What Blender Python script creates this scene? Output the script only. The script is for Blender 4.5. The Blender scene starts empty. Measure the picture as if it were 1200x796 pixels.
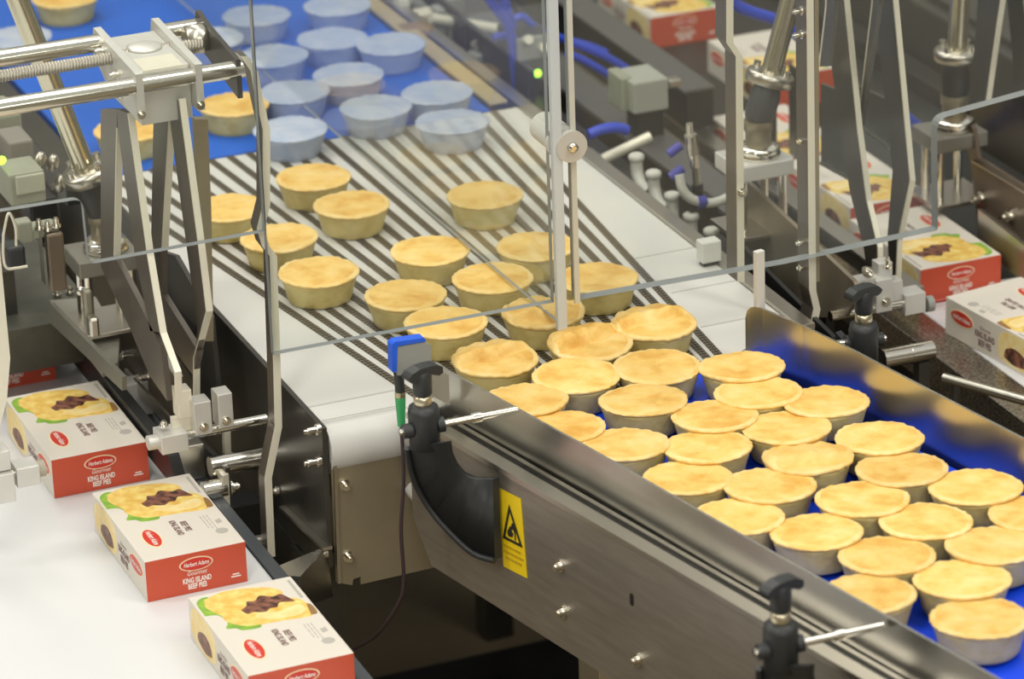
import bpy, math, random
from mathutils import Vector, Matrix
random.seed(7)
scene = bpy.context.scene
COL = scene.collection
PI = math.pi
V = Vector

# ---------------------------------------------------------------- camera
FPX, PITCH, ROLL, YAW, DIST = 4600.0, math.radians(23.3), math.radians(2.0), math.radians(-21.8), 4.8
c_r = V((math.cos(YAW), math.sin(YAW), 0)); c_g = V((-math.sin(YAW), math.cos(YAW), 0)); c_z = V((0, 0, 1))
c_f = math.cos(PITCH)*c_g - math.sin(PITCH)*c_z
c_u = math.sin(PITCH)*c_g + math.cos(PITCH)*c_z
CR = math.cos(ROLL)*c_r - math.sin(ROLL)*c_u
CU = math.sin(ROLL)*c_r + math.cos(ROLL)*c_u
CAM = V((0, 0, .9)) - DIST*c_f

def hit(px, py, p0, n):
    """point where the sight line of photo position px, py meets a real plane"""
    d = c_f + CR*((px-600)/FPX) - CU*((py-398)/FPX)
    t = (V(p0)-CAM).dot(V(n))/d.dot(V(n))
    return CAM + d*t
def atx(px, py, x): return hit(px, py, (x, 0, 0), (1, 0, 0))
def aty(px, py, y): return hit(px, py, (0, y, 0), (0, 1, 0))
def atz(px, py, z): return hit(px, py, (0, 0, z), (0, 0, 1))

cd = bpy.data.cameras.new('camera'); cam = bpy.data.objects.new('camera', cd); COL.objects.link(cam)
m = Matrix((CR, CU, -c_f)).transposed().to_4x4(); m.translation = CAM
cam.matrix_world = m
cd.sensor_width = 36; cd.lens = FPX/1200*36; cd.clip_end = 100
cd.dof.use_dof = True; cd.dof.focus_distance = 4.62; cd.dof.aperture_fstop = 5.6
scene.camera = cam

# ---------------------------------------------------------------- materials
def mat(name, color, rough=.5, metal=0, noise=0, nscale=30, bump=0, bscale=200, color2=None, stretch=None, emis=None, spec=.5, coat=0):
    M = bpy.data.materials.new(name); M.use_nodes = True
    nt = M.node_tree; b = nt.nodes['Principled BSDF']
    b.inputs['Base Color'].default_value = (*color, 1)
    b.inputs['Roughness'].default_value = rough; b.inputs['Metallic'].default_value = metal
    b.inputs['Specular IOR Level'].default_value = spec; b.inputs['Coat Weight'].default_value = coat
    tc = nt.nodes.new('ShaderNodeTexCoord'); mp = nt.nodes.new('ShaderNodeMapping')
    nt.links.new(tc.outputs['Object'], mp.inputs[0])
    if stretch: mp.inputs['Scale'].default_value = stretch
    if noise or color2:
        n = nt.nodes.new('ShaderNodeTexNoise'); n.inputs['Scale'].default_value = nscale; n.inputs['Detail'].default_value = 4
        nt.links.new(mp.outputs[0], n.inputs[0])
        r = nt.nodes.new('ShaderNodeValToRGB'); nt.links.new(n.outputs[0], r.inputs[0])
        c2 = color2 or tuple(c*(1-noise) for c in color)
        r.color_ramp.elements[0].position = .3; r.color_ramp.elements[1].position = .7
        r.color_ramp.elements[0].color = (*c2, 1); r.color_ramp.elements[1].color = (*color, 1)
        nt.links.new(r.outputs[0], b.inputs['Base Color'])
    if bump:
        n = nt.nodes.new('ShaderNodeTexNoise'); n.inputs['Scale'].default_value = bscale
        nt.links.new(mp.outputs[0], n.inputs[0])
        bp = nt.nodes.new('ShaderNodeBump'); bp.inputs['Strength'].default_value = bump; bp.inputs['Distance'].default_value = .002
        nt.links.new(n.outputs[0], bp.inputs['Height']); nt.links.new(bp.outputs[0], b.inputs['Normal'])
    if emis:
        b.inputs['Emission Color'].default_value = (*emis[0], 1); b.inputs['Emission Strength'].default_value = emis[1]
    return M

STEEL = mat('stainless_steel', (.62, .59, .52), .30, 1, noise=.15, nscale=6)
CHROME = mat('polished_steel', (.78, .75, .67), .13, 1)
BRUSHED = mat('brushed_steel_sheet', (.42, .385, .33), .38, .75, noise=.2, nscale=14, stretch=(1, 1, 8))
RAILST = mat('guide_rail_steel', (.60, .58, .53), .27, 1, noise=.1, nscale=9)
WARMST = mat('warm_tinted_steel', (.36, .31, .21), .38, .45, noise=.2, nscale=10)
DARKST = mat('dark_steel_plate', (.10, .096, .085), .30, .55, noise=.35, nscale=9)
BROWNST = mat('brown_steel_plate', (.24, .19, .14), .34, .5, noise=.3, nscale=12)
ALU = mat('satin_aluminium', (.72, .71, .67), .42, .55, noise=.07, nscale=40)
BLACKM = mat('black_machine_paint', (.022, .022, .022), .38, .2, noise=.4, nscale=12)
BLACKP = mat('black_moulded_plastic', (.028, .030, .032), .45, 0, bump=.1, bscale=300)
GREYP = mat('grey_plastic', (.30, .31, .29), .5)
GREENGREY = mat('greenish_grey_plastic', (.33, .34, .26), .5, noise=.15)
WHITEP = mat('white_acetal_plastic', (.66, .655, .62), .42, noise=.05, nscale=5)
WHITEB = mat('white_conveyor_belt', (.70, .71, .72), .45, noise=.03, nscale=4)
SEAM = mat('grey_belt_seam', (.50, .50, .47), .6)
BLUEF = mat('far_blue_belt', (.006, .13, .66), .42, noise=.2, nscale=4, bump=.05, bscale=400)
BLUEB = mat('blue_conveyor_belt', (.008, .075, .95), .38, noise=.18, nscale=5, bump=.05, bscale=500)
CHAIN = mat('dark_chain', (.07, .058, .038), .45, .3)
HOSEB = mat('blue_air_hose', (.02, .06, .55), .35)
HOSEW = mat('pale_air_hose', (.62, .62, .56), .35)
LED = mat('green_indicator', (.3, .9, .05), .4, emis=((.45, 1, .05), 3))
SENSB = mat('blue_sensor_rim', (.02, .12, .75), .3)
GREEN = mat('green_connector_plastic', (.05, .40, .14), .4)
CABLE = mat('dark_brown_cable', (.05, .03, .035), .5)
YELLOW = mat('yellow_sticker', (.95, .68, .01), .4)
INK = mat('black_ink', (.02, .018, .015), .5)
INKY = mat('ochre_ink', (.55, .36, .02), .5)
FLOORM = mat('dark_factory_floor', (.34, .27, .17), .5, noise=.35, nscale=3)
# carton printing
CWHITE = mat('carton_white', (.72, .67, .59), .42, noise=.03, nscale=6)
CRED = mat('carton_red', (.62, .092, .042), .4, noise=.06, nscale=9)
LRED = mat('logo_red', (.62, .035, .02), .35)
CREAM = mat('cream_print', (.86, .74, .48), .4)
PWHITE = mat('white_print', (.92, .88, .80), .4)
MAROON = mat('maroon_print', (.16, .06, .06), .45)
GREYPR = mat('grey_print', (.45, .42, .38), .5)
PPASTRY = mat('printed_pastry', (.90, .72, .24), .4, color2=(.74, .42, .06), nscale=75)
PCREAM = mat('printed_cream', (.93, .80, .42), .4, color2=(.86, .62, .22), nscale=70)
PMEAT = mat('printed_meat', (.33, .13, .08), .4, color2=(.02, .006, .004), nscale=120)
PLEAF = mat('printed_lettuce', (.36, .55, .06), .4, color2=(.12, .33, .03), nscale=70)

# chain: rows of dark links
nt = CHAIN.node_tree; b = nt.nodes['Principled BSDF']
tc = nt.nodes.new('ShaderNodeTexCoord'); w = nt.nodes.new('ShaderNodeTexWave'); w.bands_direction = 'Y'; w.inputs['Scale'].default_value = 42
r = nt.nodes.new('ShaderNodeValToRGB'); r.color_ramp.elements[0].color = (.02, .016, .010, 1); r.color_ramp.elements[1].color = (.20, .17, .12, 1)
nt.links.new(tc.outputs['Object'], w.inputs[0]); nt.links.new(w.outputs[0], r.inputs[0]); nt.links.new(r.outputs[0], b.inputs['Base Color'])

# pie pastry
def pastry(name, a, bcol, dark, scale, seedmix=True):
    M = bpy.data.materials.new(name); M.use_nodes = True; nt = M.node_tree; b = nt.nodes['Principled BSDF']
    b.inputs['Roughness'].default_value = .5
    tc = nt.nodes.new('ShaderNodeTexCoord'); oi = nt.nodes.new('ShaderNodeObjectInfo')
    add = nt.nodes.new('ShaderNodeVectorMath'); add.operation = 'ADD'
    comb = nt.nodes.new('ShaderNodeVectorMath'); comb.operation = 'SCALE'; comb.inputs[0].default_value = (3, 7, 5)
    nt.links.new(oi.outputs['Random'], comb.inputs['Scale'])
    nt.links.new(tc.outputs['Object'], add.inputs[0]); nt.links.new(comb.outputs[0], add.inputs[1])
    n = nt.nodes.new('ShaderNodeTexNoise'); n.inputs['Scale'].default_value = scale; n.inputs['Detail'].default_value = 6; n.inputs['Roughness'].default_value = .6
    nt.links.new(add.outputs[0], n.inputs[0])
    r = nt.nodes.new('ShaderNodeValToRGB'); e = r.color_ramp.elements
    e[0].position = .33; e[0].color = (*dark, 1); e[1].position = .68; e[1].color = (*bcol, 1)
    x = r.color_ramp.elements.new(.5); x.color = (*a, 1)
    nt.links.new(n.outputs[0], r.inputs[0])
    hsv = nt.nodes.new('ShaderNodeHueSaturation')
    mr = nt.nodes.new('ShaderNodeMapRange'); mr.inputs[3].default_value = .90; mr.inputs[4].default_value = 1.06
    nt.links.new(oi.outputs['Random'], mr.inputs[0]); nt.links.new(mr.outputs[0], hsv.inputs['Value'])
    nt.links.new(r.outputs[0], hsv.inputs['Color']); nt.links.new(hsv.outputs[0], b.inputs['Base Color'])
    n2 = nt.nodes.new('ShaderNodeTexNoise'); n2.inputs['Scale'].default_value = 140; n2.inputs['Detail'].default_value = 5
    nt.links.new(add.outputs[0], n2.inputs[0])
    bp = nt.nodes.new('ShaderNodeBump'); bp.inputs['Strength'].default_value = .35; bp.inputs['Distance'].default_value = .0025
    nt.links.new(n2.outputs[0], bp.inputs['Height']); nt.links.new(bp.outputs[0], b.inputs['Normal'])
    b.inputs['Subsurface Weight'].default_value = 0
    return M
LID = pastry('baked_pastry_lid', (.83, .545, .15), (.88, .64, .25), (.70, .37, .06), 24)
LIDPALE = pastry('baked_pastry_edge', (.84, .60, .22), (.87, .66, .30), (.78, .50, .13), 30)
SIDE = pastry('pale_pastry_case', (.70, .57, .22), (.76, .64, .29), (.58, .44, .14), 30)
HAZEPIE = pastry('haze_tinted_pastry', (.42, .48, .62), (.50, .54, .63), (.34, .42, .60), 30)  # pale blue-grey puts the clear panel's haze into the pastry colour

def acrylic(name, haze, ior=1.38, tint=(.97, .98, .97, 1)):
    M = bpy.data.materials.new(name); M.use_nodes = True; nt = M.node_tree
    for n in list(nt.nodes): nt.nodes.remove(n)
    o = nt.nodes.new('ShaderNodeOutputMaterial'); t = nt.nodes.new('ShaderNodeBsdfTransparent'); t.inputs[0].default_value = tint
    g = nt.nodes.new('ShaderNodeBsdfGlossy'); g.inputs['Roughness'].default_value = .03
    d = nt.nodes.new('ShaderNodeBsdfDiffuse'); d.inputs[0].default_value = (.8, .8, .76, 1)
    fr = nt.nodes.new('ShaderNodeFresnel'); fr.inputs[0].default_value = ior
    a = nt.nodes.new('ShaderNodeMixShader'); a.inputs[0].default_value = haze
    nt.links.new(t.outputs[0], a.inputs[1]); nt.links.new(d.outputs[0], a.inputs[2])
    geo = nt.nodes.new('ShaderNodeNewGeometry'); inv = nt.nodes.new('ShaderNodeMath'); inv.operation = 'SUBTRACT'; inv.inputs[0].default_value = 1
    nt.links.new(geo.outputs['Backfacing'], inv.inputs[1]); ml = nt.nodes.new('ShaderNodeMath'); ml.operation = 'MULTIPLY'
    nt.links.new(inv.outputs[0], ml.inputs[0]); nt.links.new(fr.outputs[0], ml.inputs[1])
    c = nt.nodes.new('ShaderNodeMixShader'); nt.links.new(ml.outputs[0], c.inputs[0])
    nt.links.new(a.outputs[0], c.inputs[1]); nt.links.new(g.outputs[0], c.inputs[2]); nt.links.new(c.outputs[0], o.inputs[0])
    return M
ACR = acrylic('clear_acrylic', .012, 1.3)
ACRH = acrylic('slightly_hazy_acrylic', .03, 1.3)
ACRS = acrylic('side_acrylic', .04, 1.3)
ACRE = mat('frosted_acrylic_edge', (.24, .26, .265), .3)

# ---------------------------------------------------------------- geometry helpers
def base(o):
    p = V((0, 0, 0))
    while o is not None:
        p += o.location; o = o.parent
    return p

class MB:
    def __init__(s): s.v = []; s.f = []; s.sm = []; s.mi = []; s.cur = 0
    def add(s, vs, fs, smooth=False):
        n = len(s.v); s.v += [V(p) for p in vs]
        for f in fs: s.f.append([n+i for i in f]); s.sm.append(smooth); s.mi.append(s.cur)
        return s
    def box(s, lo, hi, M=None):
        (x0, y0, z0), (x1, y1, z1) = lo, hi
        vs = [V(p) for p in ((x0,y0,z0),(x1,y0,z0),(x1,y1,z0),(x0,y1,z0),(x0,y0,z1),(x1,y0,z1),(x1,y1,z1),(x0,y1,z1))]
        if M: vs = [M @ p for p in vs]
        return s.add(vs, [(3,2,1,0),(4,5,6,7),(0,1,5,4),(1,2,6,5),(2,3,7,6),(3,0,4,7)])
    def bar(s, a, b, w, h, up=(0, 0, 1)):
        a, b = V(a), V(b); d = (b-a).normalized(); x = d.cross(V(up)).normalized(); y = x.cross(d)
        q = [(-1,-1),(1,-1),(1,1),(-1,1)]
        vs = [p + x*(i*w/2) + y*(j*h/2) for p in (a, b) for i, j in q]
        return s.add(vs, [(3,2,1,0),(4,5,6,7),(0,1,5,4),(1,2,6,5),(2,3,7,6),(3,0,4,7)])
    def cyl(s, a, b, r, r2=None, n=24, caps=True):
        a, b = V(a), V(b); r2 = r if r2 is None else r2
        d = (b-a).normalized(); x = d.orthogonal().normalized(); y = d.cross(x)
        va = [a + (x*math.cos(2*PI*i/n) + y*math.sin(2*PI*i/n))*r for i in range(n)]
        vb = [b + (x*math.cos(2*PI*i/n) + y*math.sin(2*PI*i/n))*r2 for i in range(n)]
        s.add(va+vb, [(i, (i+1) % n, n+(i+1) % n, n+i) for i in range(n)], True)
        if caps: s.add(va, [tuple(reversed(range(n)))]); s.add(vb, [tuple(range(n))])
        return s
    def tube(s, pts, r, n=10):
        pts = [V(p) for p in pts]; rings = []
        x = (pts[1]-pts[0]).orthogonal().normalized()
        for i, p in enumerate(pts):
            d = ((pts[min(i+1, len(pts)-1)] - pts[max(i-1, 0)])).normalized()
            x = (x - d*x.dot(d)).normalized(); y = d.cross(x)
            rings.append([p + (x*math.cos(2*PI*k/n)+y*math.sin(2*PI*k/n))*r for k in range(n)])
        vs = [q for ring in rings for q in ring]; fs = []
        for i in range(len(pts)-1):
            for k in range(n): fs.append((i*n+k, i*n+(k+1) % n, (i+1)*n+(k+1) % n, (i+1)*n+k))
        s.add(vs, fs, True); s.add(rings[0], [tuple(reversed(range(n)))]); s.add(rings[-1], [tuple(range(n))])
        return s
    def prism(s, poly, vec, smooth=False):
        n = len(poly); vec = V(vec); poly = [V(p) for p in poly]
        nrm = V((0, 0, 0))
        for i in range(n): nrm += poly[i].cross(poly[(i+1) % n])
        if nrm.dot(vec) < 0: poly = poly[::-1]
        top = [p+vec for p in poly]
        s.add(poly+top, [tuple(reversed(range(n))), tuple(range(n, 2*n))])
        s.add(poly+top, [(i, (i+1) % n, n+(i+1) % n, n+i) for i in range(n)], smooth)
        return s
    def lathe(s, prof, c=(0, 0, 0), n=40, axis=(0, 0, 1)):
        q = V((0, 0, 1)).rotation_difference(V(axis)); c = V(c); vs = []; fs = []
        for r, z in prof:
            for k in range(n): vs.append(c + q @ V((r*math.cos(2*PI*k/n), r*math.sin(2*PI*k/n), z)))
        for i in range(len(prof)-1):
            for k in range(n): fs.append((i*n+k, i*n+(k+1) % n, (i+1)*n+(k+1) % n, (i+1)*n+k))
        s.add(vs, fs, True)
        s.add(vs[:n], [tuple(reversed(range(n)))]); s.add(vs[-n:], [tuple(range(n))])
        return s
    def mesh(s, name, mats, off=V((0, 0, 0))):
        me = bpy.data.meshes.new(name); me.from_pydata([p-off for p in s.v], [], s.f)
        me.polygons.foreach_set('use_smooth', s.sm); me.polygons.foreach_set('material_index', s.mi)
        for M in (mats if isinstance(mats, (list, tuple)) else [mats]): me.materials.append(M)
        me.update(); return me
    def build(s, name, mats, parent=None, bevel=0, loc=None):
        off = base(parent) if parent else V(loc or (0, 0, 0))
        o = bpy.data.objects.new(name, s.mesh(name, mats, off)); COL.objects.link(o)
        if parent: o.parent = parent
        else: o.location = off
        if bevel:
            b = o.modifiers.new('edge', 'BEVEL'); b.width = bevel; b.segments = 2; b.limit_method = 'ANGLE'; b.angle_limit = math.radians(40)
        return o

def tag(o, label, cat, group=None, kind=None):
    o['label'] = label; o['category'] = cat
    if group: o['group'] = group
    if kind: o['kind'] = kind
    return o
def thing(name, loc, label, cat, group=None):
    o = bpy.data.objects.new(name, None); COL.objects.link(o); o.location = loc; o.empty_display_size = .02
    return tag(o, label, cat, group)
def copy_tree(o, parent=None):
    c = o.copy(); COL.objects.link(c)
    if parent: c.parent = parent
    for ch in list(o.children): copy_tree(ch, c)
    return c
def curve(pts, k=8):
    """Catmull-Rom through points"""
    P = [V(p) for p in pts]; P = [2*P[0]-P[1]] + P + [2*P[-1]-P[-2]]; out = []
    for i in range(1, len(P)-2):
        for j in range(k):
            t = j/k; a, b_, c, d = P[i-1:i+3]
            out.append(.5*((2*b_)+(c-a)*t+(2*a-5*b_+4*c-d)*t*t+(3*b_-a-3*c+d)*t**3))
    out.append(P[-2]); return out
def bolt(p, axis, r, h, parent, name='bolt', M=None):
    p = V(p); ax = V(axis).normalized()
    mb = MB(); mb.cyl(p, p+ax*h*.3, r*1.45, n=20); mb.cyl(p+ax*h*.3, p+ax*h, r, n=6); mb.cyl(p+ax*h, p+ax*h*1.25, r*.6, n=14)
    return mb.build(name, M or CHROME, parent)
_tx = {}
def text_faces(txt, size, shear=0, bold=0):
    """(verts2d, faces) of lettering centred on the origin"""
    key = (txt, size, shear, bold)
    if key in _tx: return _tx[key]
    cu = bpy.data.curves.new('lettering', 'FONT'); cu.body = txt; cu.size = size; cu.align_x = 'CENTER'; cu.align_y = 'CENTER'; cu.shear = shear; cu.offset = bold; cu.resolution_u = 3
    o = bpy.data.objects.new('lettering', cu); COL.objects.link(o)
    bpy.context.view_layer.update()
    me = bpy.data.meshes.new_from_object(o.evaluated_get(bpy.context.evaluated_depsgraph_get()))
    vs = [(v.co.x, v.co.y) for v in me.vertices]; fs = [tuple(p.vertices) for p in me.polygons]
    bpy.data.objects.remove(o); bpy.data.curves.remove(cu); bpy.data.meshes.remove(me)
    _tx[key] = (vs, fs); return _tx[key]
def put_text(mb, txt, size, o, ux, uy, sx=1, shear=0, bold=0):
    vs, fs = text_faces(txt, size, shear, bold); o, ux, uy = V(o), V(ux), V(uy)
    mb.add([o + ux*(x*sx) + uy*y for x, y in vs], fs)

# ---------------------------------------------------------------- setting
fl = MB().box((-5, -5.6, -.1), (6, 6.6, 0)).build('floor', FLOORM); fl['kind'] = 'structure'; tag(fl, 'dark brown factory floor below the conveyors', 'floor')
WALLM = mat('grey_factory_wall', (.62, .60, .54), .6, noise=.12, nscale=2)
for nm, lo, hi in (('wall_left', (-5.1, -5.6, 0), (-5, 6.6, 4.5)), ('wall_right', (6, -5.6, 0), (6.1, 6.6, 4.5)), ('wall_back', (-5, 6.6, 0), (6, 6.7, 4.5)), ('wall_front', (-5, -5.7, 0), (6, -5.6, 4.5))):
    o = MB().box(lo, hi).build(nm, WALLM); o['kind'] = 'structure'; tag(o, 'plain grey factory '+nm.replace('_', ' on the '), 'wall')

ZB = .90                      # height of the pie belts
# ================================================================= spreader conveyor (white, with fanned chains)
TH = math.radians(12.3)
E1 = V((math.sin(TH), -math.cos(TH), 0)); E2 = V((math.cos(TH), math.sin(TH), 0)); OR = V((-.185, -.13, 0))
def F(a, b, z): return OR + E1*a + E2*b + V((0, 0, z))

sp = thing('spreader_conveyor', (0, .3, 0), 'white topped spreader conveyor with fanned dark chain strips under the pies', 'conveyor')
YF = .765
deck = [V((-.293, YF, .87)), V((-.293, -.125, .87)), V((-.19, -.125, .87)), F(.125, .008, .87), F(.125, .383, .87), V((.326, -.10, .87)), V((.326, YF, .87))]
MB().prism(deck, (0, 0, .03)).build('white_deck', WHITEP, sp, .001)
# rounded belt nose on the open left corner
prof = [(-.125, .90)] + [(-.125 - .032*math.sin(t*PI/8), .868 + .032*math.cos(t*PI/8)) for t in range(1, 9)] + [(-.125, .836)]
MB().prism([V((-.293, y, z)) for y, z in prof], (.115, 0, 0), True).build('belt_nose', WHITEP, sp)
for p, q, w0 in (((-.292, -.078), (-.182, -.078), .003), ((-.292, -.122), (-.192, -.122), .002), ((.222, -.07), (.325, -.07), .003), ((.24, .17), (.325, .17), .0015), ((.235, .045), (.325, .045), .0015)):
    mb = MB(); mb.bar((*p, .9004), (*q, .9004), w0, .0008); mb.build('deck_seam', SEAM, sp)
NS = 22
for i in range(NS):
    t = i/(NS-1)
    a = V((-.301 + t*(.289+.301), YF, .9006)); c = F(.125, .014 + t*.356, .9006)
    if a.x < -.288:     # first strips leave the deck over its left edge
        k = (-.288-a.x)/(c.x-a.x); a = a.lerp(c, k)
    s = (c-a).normalized().cross(V((0, 0, 1)))
    mb = MB(); mb.bar(a+s*.0027, c+s*.0026, .0045, .0022); mb.bar(a-s*.0027, c-s*.0026, .0045, .0022)
    mb.build('chain_strip', CHAIN, sp)
# left dark side plate, right side plate and edge strip
MB().prism([V((-.296, -.145, .72)), V((-.296, -.150, .904)), V((-.296, 2.2, .904)), V((-.296, 2.2, .64)), V((-.296, .05, .64))], (-.006, 0, 0)).build('side_plate', DARKST, sp, .0008)
MB().prism([V((.328, -.13, .70)), V((.328, -.13, .903)), V((.328, 2.2, .903)), V((.328, 2.2, .70))], (.006, 0, 0)).build('side_plate', DARKST, sp, .0008)
MB().box((.327, -.13, .8955), (.348, 2.2, .9045)).build('edge_strip', STEEL, sp, .0008)
MB().bar(atx(332, 594, -.304), atx(384, 643, -.304), .012, .004).build('lower_flange', STEEL, sp)
# front plate (warm steel)
yp = -.150
pl = [aty(388, 543, yp), aty(395, 683, yp), aty(413, 686, yp), aty(414, 679, yp), aty(423, 676, yp), aty(423, 685, yp), aty(545, 657, yp), aty(545, 505, yp)]
MB().prism(pl, (0, .004, 0)).build('front_plate', WARMST, sp, .0006)
MB().bar(aty(392, 545, yp-.002)+V((0,0,.0)), aty(397, 683, yp-.002), .004, .006, up=(0, 1, 0)).build('plate_flange', STEEL, sp)
for q in ((404, 568), (408, 652)): bolt(aty(*q, yp), (0, -1, 0), .005, .009, sp)
mb = MB(); p = aty(483, 574, yp); mb.cyl(p, p+V((.0, -.03, 0)), .010, n=6); mb.cyl(p+V((0, -.03, 0)), p+V((.012, -.052, -.008)), .0085, n=12); mb.build('cable_gland', WHITEP, sp)
for q in ((375, 503), (376, 540), (326, 575), (383, 648)): bolt(atx(*q, -.303), (-1, 0, 0), .0048, .016, sp)
# legs and cross beams
for x in (-.285, .315):
    for y in (-.05, .9, 2.1): MB().box((x-.022, y-.022, 0), (x+.022, y+.022, .70)).build('leg', DARKST, sp)
for y in (0.3, 1.4): MB().box((-.296, y-.02, .60), (.328, y+.02, .64)).build('cross_beam', DARKST, sp)
for x in (-.285, .315): MB().box((x-.018, -.05, .6401), (x+.018, 2.1, .70)).build('bottom_rail', DARKST, sp)
# chute corner below the side plate
mb = MB()
mb.add([aty(305, 672, -.14), aty(383, 640, -.14), aty(390, 700, -.16), aty(352, 712, -.22), aty(352, 676, -.20)], [(0, 4, 1), (4, 3, 2, 1), (0, 3, 4)])
ch = mb.build('chute_corner', STEEL, sp); so = ch.modifiers.new('thick', 'SOLIDIFY'); so.thickness = .002

# ================================================================= far blue belt conveyor
fb = thing('far_belt_conveyor', (0, 1.4, 0), 'bright blue pie belt conveyor beyond the white spreader', 'conveyor')
MB().box((-.285, YF+.004, .868), (.287, 2.25, .9005)).build('blue_belt', BLUEF, fb)
MB().box((-.3365, YF+.01, .865), (-.303, 2.25, .91)).build('edge_rail', DARKST, fb, .001)
MB().box((.288, YF+.01, .9046), (.316, 2.25, .909)).build('edge_rail', mat('tan_wear_strip', (.50, .40, .20), .5, .3), fb, .001)
for x in (-.32,): 
    for y in (1.0, 2.1): MB().box((x-.012, y-.012, 0), (x+.012, y+.012, .866)).build('leg', DARKST, fb)
for y in (.9, 1.7): MB().box((-.3365, y-.015, .845), (.345, y+.015, .8675)).build('belt_support', DARKST, fb)

# ================================================================= near pie conveyor
pc = thing('pie_conveyor', F(.6, .19, 0), 'steel sided blue belt conveyor crowded with pies at lower right', 'conveyor')
MB().prism([F(.131, .004, .872), F(1.5, .004, .872), F(1.5, .386, .872), F(.131, .386, .872)], (0, 0, .028)).build('blue_belt', BLUEB, pc, .004)
def sheet(pts, z0, z1, th, name, M, parent, top=None):
    """upright sheet along a polyline of (a, b) in the conveyor frame"""
    mb = MB(); n = len(pts); vs = []
    for a, b_ in pts:
        zt = z1 if top is None else top(a)
        vs += [F(a, b_, z0), F(a, b_, zt), F(a, b_+th, zt), F(a, b_+th, z0)]
    fs = []
    for i in range(n-1):
        for k in range(4): fs.append((i*4+k, i*4+(k+1) % 4, (i+1)*4+(k+1) % 4, (i+1)*4+k))
    mb.add(vs, fs); mb.add(vs[:4], [(3, 2, 1, 0)]); mb.add(vs[-4:], [(0, 1, 2, 3)])
    return mb.build(name, M, parent)
def rnd(a0, r, z0, z1):
    return lambda a: z1 if a >= a0+r else z1 - r + math.sqrt(max(0, r*r-(a0+r-a)**2))
gn = sheet([(.052, .000), (.055, 0), (.06, .000), (.07, .0), (.35, .003), (.60, .001), (.80, .001), (1.5, 0)], .876, .975, .0032, 'near_guide_rail', RAILST, pc, rnd(.052, .012, .876, .975))
gf = sheet([(.142, .391), (.145, .3915), (.150, .392), (.158, .3932), (.17, .395), (.24, .400), (.33, .400), (.43, .396), (.63, .390), (1.5, .388)], .876, .975, .0032, 'far_guide_rail', RAILST, pc, rnd(.142, .02, .876, .975))
MB().box((-.006, -.004, .955), (.006, .004, 1.045), Matrix.Translation(F(.158, .4, 0)) @ Matrix.Rotation(TH, 4, 'Z')).build('rail_end_post', WHITEP, gf, .001)
# frame side with folded lip
EB = -.034
body = [(.05, .785), (.085, .735), (1.5, .735), (1.5, .918), (.05, .918)]
MB().prism([F(a, EB, z) for a, z in body], E2*.004).build('side_frame', BRUSHED, pc, .001)
MB().prism([F(.05, EB-.0035, .914), F(1.5, EB-.0035, .914), F(1.5, EB-.0035, .921), F(.05, EB-.0035, .921)], E2*.018).build('frame_lip', STEEL, pc, .001)
MB().prism([F(.05, EB+.0147, .9105), F(1.5, EB+.0147, .9105), F(1.5, -.0005, .9105), F(.05, -.0005, .9105)], (0, 0, .0035)).build('lip_channel', BLACKM, pc)
MB().prism([F(.09, EB+.0265, .9142), F(1.5, EB+.0265, .9142), F(1.5, EB+.0265, .9185), F(.09, EB+.0265, .9185)], E2*.006).build('lip_bead', STEEL, pc)
MB().prism([F(.14, .395, .735), F(1.5, .395, .735), F(1.5, .395, .875), F(.14, .395, .875)], E2*.004).build('side_frame', BRUSHED, pc)
MB().prism([F(.09, EB+.004, .85), F(1.5, EB+.004, .85), F(1.5, .395, .85), F(.09, .395, .85)], (0, 0, .02)).build('belt_bed', DARKST, pc)
def onframe(px, py, b_=EB): return hit(px, py, F(0, b_, 0), E2)
for q in ((657, 663), (660, 717), (748, 773)):
    bolt(onframe(*q), -E2, .0052, .008, pc)
mb = MB(); p = onframe(740, 703, EB-.0006)
mb.prism([p+E1*(.0035*math.cos(t*PI/6))+V((0, 0, .0035*math.sin(t*PI/6)+(.004 if math.sin(t*PI/6) > 0 else -.004))) for t in range(12)], E2*.0005); mb.build('slot_hole', BLACKM, pc)
for a in (.36, 1.25):
    for b_ in (-.02, .36):
        MB().prism([F(a, b_, 0), F(a+.04, b_, 0), F(a+.04, b_+.036, 0), F(a, b_+.036, 0)], (0, 0, .849)).build('leg', STEEL if b_ < 0 else DARKST, pc, .001)
# yellow warning sticker
c4 = [onframe(582, 571, EB-.0008), onframe(610, 585, EB-.0008), onframe(617.5, 678, EB-.0008), onframe(590, 664, EB-.0008)]
ws = MB().prism(c4, E2*.0006).build('warning_sticker', YELLOW, pc); ws['label'] = 'yellow sticker with black hazard triangle'
def onst(u, v, d=.0006): return c4[0] + (c4[1]-c4[0])*u + (c4[3]-c4[0])*v - E2*d
mb = MB()
tri = [(.5, .14), (.93, .62), (.10, .62)]; tin = [(.5, .23), (.81, .585), (.21, .585)]
for i in range(3):
    a, b_, c_, d_ = tri[i], tri[(i+1) % 3], tin[(i+1) % 3], tin[i]
    mb.prism([onst(*a), onst(*b_), onst(*c_), onst(*d_)], -E2*.0003)
mb.prism([onst(.36, .56), onst(.32, .52), onst(.36, .48), onst(.46, .42), onst(.55, .40), onst(.57, .44), onst(.50, .47), onst(.58, .50), onst(.52, .55)], -E2*.0003)
mb.prism([onst(.52, .38), onst(.60, .36), onst(.68, .46), onst(.66, .57), onst(.62, .57), onst(.63, .48)], -E2*.0003)
mb.build('hazard_symbol', INK, ws)
mb = MB()
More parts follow.
